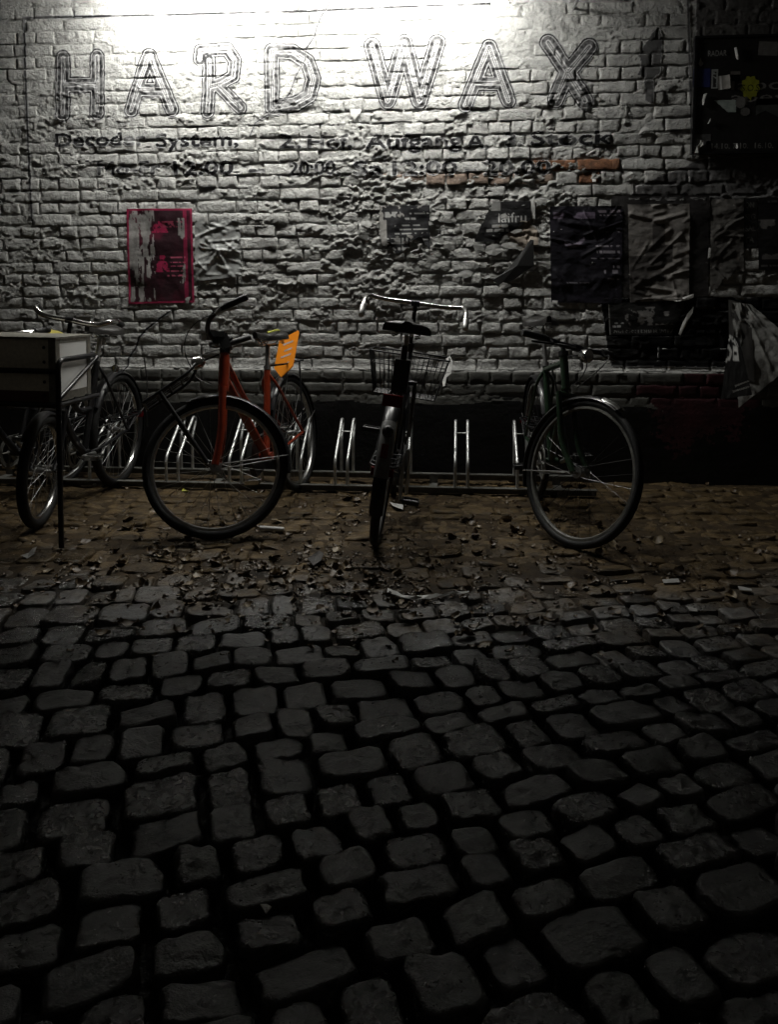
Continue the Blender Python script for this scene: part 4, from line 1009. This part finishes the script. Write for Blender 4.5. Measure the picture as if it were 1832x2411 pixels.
def c_frame(U, V, LX, LZ): return np.ones(U.shape + (3,)) * rgb(.03, .028, .028) * (1 + .5 * fbm(U * 5, V * 5, 680))[..., None]
sheet('poster', 'large black poster sheet behind the pale wrinkled poster', 'poster', [(1440, 462), (1672, 460), (1668, 700), (1436, 704)], c_frame, wr=.004, off=.001, seed=6)
def c_wrk(U, V, LX, LZ):
    c = np.ones(U.shape + (3,)) * rgb(.25, .235, .22) * (1 + .3 * fbm(U * 5, V * 12, 690))[..., None]
    dk = ((U < .98 - 1.15 * (V - .30)) & (V > .5 + .35 * (U - .75) * 0) & (U > 0) & (V > .52) & (U + V < 1.28)) | ((U > .40) & (U < .60) & (V > .2) & (V < .42)) | ((V > .42) & (V <= .6) & (U > .28) & (U < .72))
    c = mixc(c, (.06, .055, .052), dk.astype(float)); c = mixc(c, (.045, .042, .04), bars(U, V, .42, .68, .72, .80, 691, 18)); return c
sheet('poster', 'pale wrinkled poster with a dark standing figure right of the purple poster', 'poster', [(1478, 482), (1624, 480), (1622, 706), (1484, 712)], c_wrk, wr=.005, folds=40, off=.006, seed=7)
def c_photo(U, V, LX, LZ):
    c = np.ones(U.shape + (3,)) * rgb(.018, .018, .018); w, h = LX.max(), LZ.max()
    n = fbm(U * 9, V * 5, 700, 4); c = np.where(((n > .12) & (V > .18) & (V < .72) & (U > .22) & (U < .95))[..., None], rgb(.36, .35, .34) * (0.5 + np.clip(n, 0, 1))[..., None], c)
    c = put_text(c, LX, LZ, '2nd OCTOBER 2017', .05 * w, .05 * h, .88 * w, .10 * h, (.34, .34, .33), .01)
    c = mixc(c, (.4, .4, .4), bars(U, V, .05, .2, .60, .66, 701, 30)); c = mixc(c, (.4, .4, .4), bars(U, V, .05, .17, .71, .76, 702, 30)); c = mixc(c, (.30, .30, .29), (U < .018).astype(float)); return c
sheet('poster', 'black and white photo flyer with a dated text strip below the wrinkled poster', 'poster', [(1432, 716), (1612, 700), (1606, 788), (1436, 788)], c_photo, mask=lambda U, V, X, Z: U < 1.06 - .2 * V + .02 * fbm(U, V * 20, 703), wr=.003, res=.0045, seed=8)
flap('torn_edge', 'bright torn paper edge slanting down right of the photo flyer', [(1598, 786), (1606, 762), (1618, 738), (1632, 722), (1630, 736), (1618, 758), (1608, 780), (1602, 790)], .008, .02, M_PAPER)
flap('torn_edge', 'pale curled paper edge along the bottom of the wrinkled poster', [(1584, 709), (1600, 702), (1631, 692), (1631, 700), (1618, 706), (1598, 710)], .016, .03, M_PAPER)
def c_grey(U, V, LX, LZ):
    c = np.ones(U.shape + (3,)) * rgb(.11, .105, .098) * (1 + .6 * fbm(U * 4, V * 5, 710))[..., None]
    c = mixc(c, (.26, .25, .24), bars(U, V, .15, .40, .46, .49, 711, 14)); c = mixc(c, (.26, .25, .24), bars(U, V, .15, .6, .52, .545, 712, 18)); return c
sheet('poster', 'peeling grey paper sheet between the black poster and the right edge', 'poster', [(1674, 470), (1750, 468), (1752, 640), (1672, 690)], c_grey, mask=lambda U, V, X, Z: V < .97 + .12 * fbm(U * 5, V, 713), wr=.006, folds=24, seed=9)
def c_letters(U, V, LX, LZ):
    c = np.ones(U.shape + (3,)) * rgb(.022, .022, .022); w, h = LX.max(), LZ.max()
    for q, t in enumerate(('ON', 'SIG', 'SAL', 'TA')): c = put_text(c, LX, LZ, t, .1 * w, h * (.80 - .235 * q), w * (.5 + .12 * len(t)), .11 * h, (.20, .20, .19))
    return c
sheet('poster', 'narrow black poster with stacked pale letters near the right edge', 'poster', [(1752, 466), (1784, 466), (1784, 580), (1752, 584)], c_letters, wr=.002, res=.004, seed=10)
def c_dark(U, V, LX, LZ):
    c = np.ones(U.shape + (3,)) * rgb(.014, .014, .015); n = fbm(U * 5, V * 6, 720, 3)
    c = np.where(((n > .22) & (V > .3) & (V < .85))[..., None], rgb(.16, .155, .15), c); c = mixc(c, (.12, .12, .12), bars(U, V, .1, .6, .05, .065, 721, 30)); c = mixc(c, (.2, .2, .2), bars(U, V, .05, .5, .93, .95, 722, 30)); return c
sheet('poster', 'black poster with a dim pale photo cut off by the right edge', 'poster', [(1786, 466), (1905, 462), (1905, 634), (1786, 636)], c_dark, wr=.003, seed=11)

# notice board, top right
brd = empty('notice_board', W(1632, 366) + Vector((0, 0, 0))); tag(brd, 'black notice board plastered with stickers at the upper right', 'notice board')
tl, br = W(1632, 92), W(1995, 366); bw = br.x - tl.x; bh = tl.z - W(1632, 366).z; IB = Matrix.Translation(-brd.location)
cx, cz = tl.x + bw / 2, tl.z - bh / 2; YB = -0.052
m = MB(); m.box((cx, -.032, cz), (bw, .034, bh)); m.build('panel', mat('dirty_black_board', (.014, .013, .012), .45, var=.5, vscale=12, bump=.003, bscale=40), brd, IB, smooth=False)
m = MB()
for s in (-1, 1):
    m.box((cx, -.045, cz + s * (bh / 2 - .006)), (bw + .002, .026, .014)); m.box((cx + s * (bw / 2 - .006), -.045, cz), (.014, .028, bh - .03))
m.build('frame', M_BLACK, brd, IB, smooth=False)
def sticker(label, u0, v0, u1, v1, colfn, shape=None, name='sticker', lay=0, tilt=0, res=.0035, curl=0.0):
    a = W(u0, v0, YB); b = W(u1, v1, YB); w = b.x - a.x; h = a.z - b.z; nu = max(4, int(w / res)); nv = max(4, int(h / res))
    U, V = np.meshgrid(np.linspace(0, 1, nu), np.linspace(0, 1, nv)); LX = U * w; LZ = (1 - V) * h; c = colfn(U, V, LX, LZ)
    keep = np.ones(U.shape, bool) if shape is None else shape(U, V)
    idx = (np.arange(nv - 1)[:, None] * nu + np.arange(nu - 1)[None, :]); kc = keep[:-1, :-1] & keep[1:, :-1] & keep[:-1, 1:] & keep[1:, 1:]; idx = idx[kc]
    Q = np.stack([idx, idx + nu, idx + nu + 1, idx + 1], 1); used = np.unique(Q); re = np.zeros(nu * nv, int); re[used] = np.arange(len(used))
    P = np.stack([(LX - w / 2).ravel(), (-(.0010 + curl * U**3) * np.ones(U.shape)).ravel(), LZ.ravel()], 1)[used]
    o = np_obj(name, P, re[Q], M_PRINT, None, True, c.reshape(-1, 3)[used]); o.location = (a.x + w / 2, -.0495 - .0012 * lay, b.z); o.rotation_euler = (0, R(tilt), 0); tag(o, label, 'sticker', 'stickers on the notice board'); return o
K = lambda *c: (lambda U, V, LX, LZ: np.ones(U.shape + (3,)) * rgb(*c) * (1 + .25 * fbm(U * 5, V * 5, int(c[0] * 1e4)))[..., None])
def ktext(bgc, txt, col, x0, x1, zb, hh, bold=.04):
    def f(U, V, LX, LZ):
        c = np.ones(U.shape + (3,)) * rgb(*bgc); w, h = LX.max(), LZ.max(); return put_text(c, LX, LZ, txt, x0 * w, zb * h, x1 * w, hh * h, col, bold)
    return f
sticker('small black sticker with bold white capitals at the board top', 1664, 112, 1716, 138, ktext((.012, .012, .012), 'RADAR', (.34, .34, .33), .1, .92, .25, .5, .06), res=.0025)
sticker('small pale drop-shaped sticker above the blue sticker', 1644, 136, 1660, 157, K(.40, .40, .38), lambda U, V: ((U - .5)**2 + ((V - .66) * 1.1)**2 < .12) | ((V < .66) & (np.abs(U - .42) < .06 + .42 * V)), res=.0025)
sticker('dark blue square sticker at the left of the notice board', 1634, 162, 1673, 205, ktext((.022, .03, .13), 'K', (.01, .012, .06), .36, .62, .3, .4))
def c_vert(U, V, LX, LZ):
    c = np.ones(U.shape + (3,)) * rgb(.36, .38, .37); return mixc(c, (.03, .03, .03), ((np.abs(U - .5) < .22) & (V > .12) & (V < .95) & (vnoise(V * 16, U * 3, 730) > .3)).astype(float))
sticker('narrow upright white sticker right of the blue sticker', 1677, 163, 1691, 208, c_vert, res=.0025)
sticker('peeling silver sticker with a bright fold', 1694, 178, 1720, 210, lambda U, V, LX, LZ: mixc(np.ones(U.shape + (3,)) * rgb(.28, .27, .25), (.7, .7, .68), (np.abs(U - .22) < .1).astype(float)), None, tilt=-6, lay=1, curl=.012)
sticker('brown faded sticker behind the pale letters', 1722, 168, 1744, 190, K(.13, .12, .11))
def c_labo(U, V, LX, LZ):
    c = np.ones(U.shape + (3,)) * rgb(.012, .012, .012); w, h = LX.max(), LZ.max()
    c = put_text(c, LX, LZ, 'labo', .02 * w, .50 * h, .98 * w, .36 * h, (.26, .255, .245), .0); return put_text(c, LX, LZ, 'apes', .02 * w, .12 * h, .98 * w, .32 * h, (.24, .235, .225), .0)
sticker('large black sticker with two rows of pale rounded lowercase letters', 1722, 176, 1850, 246, c_labo, lay=0)
sticker('yellow-green scalloped sticker with black letters on the notice board', 1745, 180, 1790, 236, ktext((.34, .36, .03), 'S.O.S', (.02, .02, .01), .08, .95, .38, .28, .04), lambda U, V: (np.hypot((U - .5), (V - .45)) < .47 + .04 * np.sin(np.arctan2(V - .45, U - .5) * 9)) | ((np.abs(U - .55) < .04) & (V > .8)), lay=2, res=.0025)
sticker('pale grey sticker at the upper right corner of the board', 1787, 98, 1832, 130, K(.22, .215, .205), tilt=3)
sticker('pale mint corner of torn sticker in the middle of the board', 1682, 236, 1734, 264, K(.40, .46, .43), lambda U, V: V < .02 + 1.6 * U, lay=1)
sticker('round grey sticker below the letters', 1732, 226, 1758, 256, K(.20, .195, .185), lambda U, V: (U - .5)**2 + (V - .5)**2 < .24, lay=2)
sticker('small round grey sticker under the larger round one', 1744, 252, 1768, 274, K(.15, .145, .14), lambda U, V: (U - .5)**2 + (V - .5)**2 < .24, lay=1)
sticker('faint row of date numerals along the board bottom', 1664, 332, 1830, 354, ktext((.012, .012, .012), '14.10. 7.10.  16.10.', (.26, .255, .245), .08, .95, .25, .5, .02), res=.003)
sticker('grey torn sticker near the lower left of the board', 1636, 316, 1674, 340, K(.10, .10, .10))
sticker('teal grey torn poster piece at the right of the board', 1782, 232, 1836, 285, K(.07, .075, .072), lambda U, V: V < .55 + .5 * np.abs(U - .4))
for lbl, pts in (('bright sliver of torn paper left of the mint sticker', [(1657, 222), (1665, 220), (1660, 236), (1656, 248), (1654, 247)]), ('small bright slanted tape bit on the board', [(1667, 291), (1673, 280), (1674, 284), (1668, 292)]),
                 ('bright curled tape at the lower left corner of the board', [(1637, 360), (1642, 346), (1650, 336), (1651, 330), (1657, 331), (1655, 342), (1646, 350), (1644, 361)]), ('white slanted paper strip right of the bold white capitals', [(1730, 113), (1734, 112), (1741, 138), (1738, 141), (1734, 136)]), ('tiny white paper bit at the bottom of the board', [(1733, 347), (1736, 338), (1739, 340), (1738, 348), (1735, 350)])):
    P = [W(u, v, -.056) for u, v in pts]; base = sum(P, Vector()) / len(P); n_ = len(P)
    Vv = [p - base for p in P] + [p - base - Vector((0, .006 + .004 * (i % 2), 0)) for i, p in enumerate(P)]
    o = new_obj('tape_bit', Vv, [tuple(range(n_))[::-1], tuple(range(n_, 2 * n_))] + [(i, (i + 1) % n_, (i + 1) % n_ + n_, i + n_) for i in range(n_)], M_PAPER, None, False); o.location = base; tag(o, lbl, 'paper scrap')

# loose scraps on the wall
for lbl, pts, mt in (('white triangular paper scrap under the D and W', [(824, 258), (852, 259), (848, 268), (836, 282), (826, 272)], M_PAPER), ('white curled paper scrap right of the X near the arrow', [(1503, 318), (1510, 303), (1520, 299), (1529, 304), (1527, 310), (1516, 308), (1507, 319)], M_PAPER),
                 ('thin bright paper stick above the bare orange bricks', [(1380, 363), (1403, 351), (1405, 355), (1383, 367)], M_PAPER), ('thick bright paper curl right of the bare bricks', [(1464, 414), (1484, 404), (1492, 408), (1490, 418), (1470, 424)], M_PAPER), ('tiny white scrap below the bare bricks', [(1394, 422), (1403, 421), (1403, 428), (1396, 429)], M_PAPER),
                 ('white hanging paper fold above the ochre stain', [(1236, 490), (1246, 474), (1259, 462), (1260, 516), (1252, 512)], M_PAPER), ('pale paper remnant left of the pink poster foot', [(280, 697), (299, 696), (299, 701), (281, 702)], M_PAPERG), ('white corner scrap at the pink poster lower right', [(432, 700), (450, 699), (444, 716), (434, 714)], M_PAPERG),
                 ('small white scrap below the purple poster', [(1297, 707), (1313, 708), (1312, 717), (1298, 716)], M_PAPERG), ('tiny white scrap above the green bicycle handlebar', [(1371, 737), (1379, 735), (1380, 747), (1372, 748)], M_PAPER), ('white scrap left of the black bicycle handlebar', [(816, 716), (828, 712), (838, 720), (824, 722)], M_PAPER),
                 ('small pale roll of paper above the peeled sheet', [(1722, 697), (1726, 693), (1752, 700), (1750, 707), (1738, 708)], M_PAPERG), ('pale scrap on the wall between the bicycles', [(798, 797), (812, 797), (812, 805), (800, 805)], M_PAPER)):
    flap('paper_scrap', lbl, pts, .004, .016, mt)
# ragged old paste and paper crust in the middle of the wall
k = 0
for _ in range(46):
    u = random.gauss(1010, 150); v = random.gauss(575, 60)
    if not (720 < u < 1280 and 455 < v < 690) or (885 < u < 1015 and 490 < v < 600): continue
    n_ = random.randint(6, 9); a0 = random.uniform(0, 6.28); rr = random.uniform(8, 26); el = random.uniform(.35, .8)
    pts = [(u + rr * random.uniform(.5, 1) * math.cos(a0 + 6.28 * i / n_), v + rr * el * random.uniform(.5, 1) * math.sin(a0 + 6.28 * i / n_)) for i in range(n_)]
    o = flap('paper_remnant', None, pts, .002, .010, M_PAPERG, None); o.parent = wall

# peeled sheet hanging at the right edge
def peel(name, label, pts, ys, material, cat='torn poster', sub=18, amp=.012, seed=0, colfn=None):
    """triangulated, crumpled hanging sheet from a 4-corner patch; ys = depth of each corner"""
    C = [W(p[0], p[1], y) for p, y in zip(pts, ys)]; U, V = np.meshgrid(np.linspace(0, 1, sub), np.linspace(0, 1, sub))
    A = [np.array(c) for c in C]; P = ((A[0] * (1 - U[..., None]) + A[1] * U[..., None]) * (1 - V[..., None]) + (A[3] * (1 - U[..., None]) + A[2] * U[..., None]) * V[..., None])
    P[..., 1] -= amp * (np.abs(fbm(U * 3 + seed, V * 4, 800 + seed, 4)) + .6 * np.clip(1 - 8 * np.abs(fbm(U * 3, V * 3, 820 + seed, 2)), 0, 1))
    base = Vector(P.reshape(-1, 3).mean(0)); base.y = 0; base.z = P[..., 2].min()
    idx = (np.arange(sub - 1)[:, None] * sub + np.arange(sub - 1)[None, :]).ravel(); Q = np.stack([idx, idx + sub, idx + sub + 1, idx + 1], 1)
    o = np_obj(name, P.reshape(-1, 3) - np.array(base), Q, material, None, True, None if colfn is None else colfn(U, V).reshape(-1, 3)); o.location = base; tag(o, label, cat); return o
peel('peeled_sheet', 'crumpled grey poster back peeled down at the right edge', [(1722, 712), (1768, 716), (1900, 830), (1740, 960)], [-.02, -.03, -.12, -.07], M_PAPERG, sub=40, amp=.022)
peel('peeled_sheet', 'dark smooth strip of the peeled poster beside the crumpled grey back', [(1716, 705), (1768, 718), (1778, 900), (1718, 880)], [-.015, -.035, -.09, -.06], mat('dark_poster_back', (.05, .048, .045), .5), amp=.006, seed=3)
def c_fl(U, V):
    c = np.ones(U.shape + (3,)) * rgb(.012, .012, .012)
    a = np.hypot((U - .20) / .55, (V - .20) / .16); ring_ = (np.abs(a - .8) < .10) & (V < .2) | ((np.abs(a - 1.05) < .06) & (V < .16)); c = mixc(c, (.6, .6, .58), ring_.astype(float))
    c = mixc(c, (.75, .75, .73), ((U > .38) & (U < .70) & (V > .17) & (V < .40) & ~((U > .45) & (U < .62) & (V > .27) & (V < .31))).astype(float)); c = mixc(c, (.55, .55, .53), ((np.abs(np.hypot((U - .02) / .3, (V - .30) / .13) - .75) < .22) & (V < .43)).astype(float)); return c
peel('hanging_flap', 'black folded poster flap with white drawing hanging before the peeled sheet', [(1718, 786), (1742, 796), (1772, 930), (1698, 940)], [-.085, -.10, -.20, -.18], M_PRINT, colfn=c_fl, sub=34, amp=.004, seed=5)
fo = bpy.context.scene.objects['hanging_flap']
for r_, (txt, u0, v0, u1, v1, sz) in enumerate((('womenintl', 1733, 912, 1766, 900, .013), ('connect', 1727, 926, 1767, 914, .015))):
    T = text_tris(txt, .04); mn = T.reshape(-1, 2).min(0); mx = T.reshape(-1, 2).max(0); a_ = W(u0, v0, -.200); b_ = W(u1, v1, -.206); dx = b_ - a_; up_ = Vector((-dx.z, 0, dx.x)).normalized()
    Vt = []; Ft = []
    for t in T:
        n0 = len(Vt)
        for p in t:
            s_ = 1 - (p[0] - mn[0]) / (mx[0] - mn[0]); h_ = .7 - p[1]      # print hangs upside down
            Vt.append(a_ + dx * s_ + up_ * (h_ * sz / .7) - fo.location)
        Ft.append((n0, n0 + 1, n0 + 2))
    new_obj('print_line', Vt, Ft, M_PAPER, fo, False)

# paper ribbon tied to the basket side
P = [W(u, v, -.40 - .13 * (v - 838) / 72) for u, v in ((1050, 845), (1060, 838), (1066, 852), (1062, 880), (1052, 888), (1048, 908), (1043, 910), (1042, 895), (1050, 876), (1055, 858))]
base = sum(P, Vector()) / len(P); n_ = len(P)
o = new_obj('paper_ribbon', [p - base for p in P] + [p - base + Vector((0, .006 + .004 * math.sin(i), 0)) for i, p in enumerate(P)], [tuple(range(n_)), tuple(range(2 * n_ - 1, n_ - 1, -1))] + [(i, i + n_, (i + 1) % n_ + n_, (i + 1) % n_) for i in range(n_)], M_PAPER, None, False); o.location = base
tag(o, 'torn white paper ribbon dangling beside the wire basket', 'paper ribbon')

# ================================================================== LITTER AND LEAVES
def top_z(x, y): return max(float(ground_z(np.array(x), np.array(y))), -0.004) + 0.004
def leaf_mesh(s):
    r = random.Random(900 + s); n = 9; V = []; F = []; cu = r.uniform(-.3, 1.8); tw = r.uniform(-.4, .4)
    L = []
    for i in range(n):
        t = i / (n - 1); w = (math.sin(math.pi * t)**.7) * .42 * (1 + .35 * (r.random() - .5) + .25 * ((i % 2) * 2 - 1) * (s % 3 == 0))
        x = t - .5; zb = .18 * cu * (x * x * 4) ; zz = tw * w
        L.append((x, w, zb + .10 + abs(r.gauss(0, .06)) + zz * .3, zb - zz * .3 + abs(r.gauss(0, .06)) + .08, zb))
    for (x, w, za, zb_, zc_) in L: V += [(x, -w, za * 1.1), (x, 0, zc_ * .9), (x, w, zb_ * 1.1)]
    for i in range(n - 1):
        for k in (0, 1): F.append((i * 3 + k, i * 3 + k + 1, i * 3 + 3 + k + 1, i * 3 + 3 + k))
    return V, F
LV = [leaf_mesh(s) for s in range(10)]; LM = {}
def leaf_data(s, mt):
    if (s, mt.name) not in LM:
        me = bpy.data.meshes.new('fallen_leaf'); me.from_pydata(LV[s][0], [], LV[s][1]); me.shade_smooth(); me.materials.append(mt); LM[(s, mt.name)] = me
    return LM[(s, mt.name)]
def leaf_spot():
    while True:
        u = random.uniform(-60, 1880); v = random.choice([random.uniform(1130, 1420), random.gauss(1330, 70), random.uniform(1150, 1560)])
        if v < 1125: continue
        p = G(u, v)
        dens = math.exp(-((u - 900) / 650)**2) * (1 if v < 1440 else math.exp(-((v - 1440) / 70)**2)) * (.25 + float(np.clip(fbm(np.array(p.x * 2.2), np.array(p.y * 2.2), 950) + .45, 0, 1.2)))
        if random.random() < dens: return p
for i in range(280):
    p = leaf_spot(); s = random.uniform(.028, .070); mt = M_LEAF2 if random.random() < .35 else M_LEAF
    o = bpy.data.objects.new('fallen_leaf', leaf_data(random.randrange(10), mt)); COL.objects.link(o)
    o.location = (p.x, p.y, top_z(p.x, p.y)); o.scale = (s, s * random.uniform(.7, 1.1), s); o.rotation_euler = (random.uniform(-.5, .5), random.uniform(-.4, .4), random.uniform(0, 6.28))
    tag(o, 'dry curled leaf lying in the brown litter on the cobbles', 'leaf', 'fallen leaves on the cobbles')
V = []; F = []
for i in range(1700):
    p = leaf_spot(); s = random.uniform(.010, .030); lv, lf = LV[random.randrange(10)]
    Mx = Matrix.Translation((p.x, p.y, top_z(p.x, p.y) - .001)) @ Matrix.Rotation(random.uniform(0, 6.28), 4, 'Z') @ Matrix.Rotation(random.uniform(-.4, .4), 4, 'X') @ Matrix.Diagonal((s, s * .9, s, 1))
    n0 = len(V); V += [Mx @ Vector(q) for q in lv]; F += [tuple(q + n0 for q in f) for f in lf]
o = new_obj('leaf_litter', V, F, M_LEAF); tag(o, 'crumbled brown leaf litter scattered between the bicycles', 'leaf litter', kind='stuff')
o = bpy.data.objects.new('fallen_leaf', leaf_data(3, M_LEAFY)); COL.objects.link(o); p = G(1412, 1128); o.location = (p.x, p.y, top_z(p.x, p.y)); o.scale = (.055, .05, .05); o.rotation_euler = (0, 0, .2); tag(o, 'bright yellow-green leaf seen through the green bicycle front wheel', 'leaf')
o = bpy.data.objects.new('fallen_leaf', leaf_data(5, M_LEAFY)); COL.objects.link(o); p = G(435, 1160); o.location = (p.x, p.y, top_z(p.x, p.y)); o.scale = (.05, .045, .05); o.rotation_euler = (0, 0, 2.2); tag(o, 'dull yellow leaf inside the orange bicycle front wheel outline', 'leaf')

def ground_scrap(label, pts, material=M_PAPER, hmax=.02, name='paper_scrap', cat='litter'):
    P = [G(u, v) for u, v in pts]; c = sum(P, Vector()) / len(P); z0 = max(top_z(p.x, p.y) for p in P + [c]); n_ = len(P)
    V = [Vector((p.x - c.x, p.y - c.y, .003 + hmax * random.random())) for p in P]; V.append(Vector((0, 0, .002 + hmax * .5)))
    V2 = [q - Vector((0, 0, .0025)) for q in V]
    F = [(i, (i + 1) % n_, n_) for i in range(n_)] + [((i + 1) % n_ + n_ + 1, i + n_ + 1, 2 * n_ + 1) for i in range(n_)] + [(i, i + n_ + 1, (i + 1) % n_ + n_ + 1, (i + 1) % n_) for i in range(n_)]
    o = new_obj(name, V + V2, F, material, None, False); o.location = (c.x, c.y, z0); tag(o, label, cat); return o
cl = [(912, 1397), (922, 1399), (934, 1406), (948, 1411), (962, 1413), (978, 1415), (994, 1414), (1010, 1414), (1026, 1411), (1042, 1409), (1056, 1405), (1070, 1404), (1086, 1405), (1104, 1403)]
P = [G(u, v) for u, v in cl]; c0 = P[6].copy(); V = []; F = []
zb_ = max(top_z(p.x, p.y) for p in P)
for i, p in enumerate(P):
    w_ = (.010 if i < 9 else .006) * random.uniform(.7, 1.3) * (1.5 if i < 3 else 1)
    V += [Vector((p.x - c0.x, p.y - c0.y - w_, .002 + .012 * random.random())), Vector((p.x - c0.x, p.y - c0.y, .006 + .016 * random.random())), Vector((p.x - c0.x, p.y - c0.y + w_, .002 + .012 * random.random()))]
    if i: F += [(3 * i - 3 + k, 3 * i + k, 3 * i + k + 1, 3 * i - 3 + k + 1) for k in (0, 1)]
o = new_obj('paper_strip', V, F, M_PAPER, None, False); o.location = (c0.x, c0.y, zb_ - .002); tag(o, 'long crinkled white paper strip lying in the middle of the cobbles', 'litter')
ground_scrap('white paper scrap just behind the black bicycle rear wheel', [(918, 1192), (930, 1188), (950, 1198), (948, 1204), (925, 1202)], M_PAPER)
ground_scrap('bent pale paper strip at the left near the stand leg', [(48, 1318), (62, 1310), (76, 1294), (86, 1298), (80, 1312), (62, 1318)], M_PAPERG)
ground_scrap('pale scrap on the cobbles right of the green bicycle', [(1560, 1368), (1598, 1368), (1602, 1374), (1564, 1376)], M_PAPERG, .008)
ground_scrap('small pale scrap near the right edge of the yard', [(1738, 1386), (1770, 1392), (1772, 1398), (1742, 1394)], M_PAPERG, .008)
ground_scrap('pale chip below the green bicycle among leaves', [(1618, 1432), (1640, 1438), (1644, 1446), (1624, 1444)], M_PAPERG, .008)
ground_scrap('dark crumpled leaf clump in front of the black bicycle', [(724, 1330), (735, 1312), (752, 1308), (762, 1318), (756, 1332), (738, 1338)], mat('rotting_dark_leaf', (.015, .012, .01), .6), .04, 'leaf_clump')
ground_scrap('shiny white fleck on a near cobble', [(612, 2138), (628, 2132), (640, 2146), (626, 2156)], M_PAPER, .008)
for u, v, lbl in ((222, 1145, 'larger of two white pebbles behind the freight bicycle'), (240, 1146, 'smaller white pebble beside the larger one')):
    p = G(u, v); m = MB(); r_ = .011 if u == 222 else .008
    m.tube([(0, 0, 0), (0, 0, r_ * .2), (0, 0, r_), (0, 0, r_ * 1.6), (0, 0, r_ * 1.8)], [r_ * .4, r_ * .9, r_ * 1.2, r_ * .8, r_ * .1], 9); o = m.build('pebble', M_PAPER); o.location = (p.x, p.y, top_z(p.x, p.y)); tag(o, lbl, 'pebble')
p = G(640, 1251); m = MB(); d_ = Vector((1, -.12, 0)).normalized()
m.tube([d_ * -.065, d_ * -.062, d_ * .055, d_ * .062, d_ * .064], [.004, .0125, .0120, .011, .003], 10); o = m.build('paper_tube', M_PAPER); o.location = (p.x, p.y, top_z(p.x, p.y) + .013); tag(o, 'white paper tube lying beside the orange bicycle front wheel', 'litter')
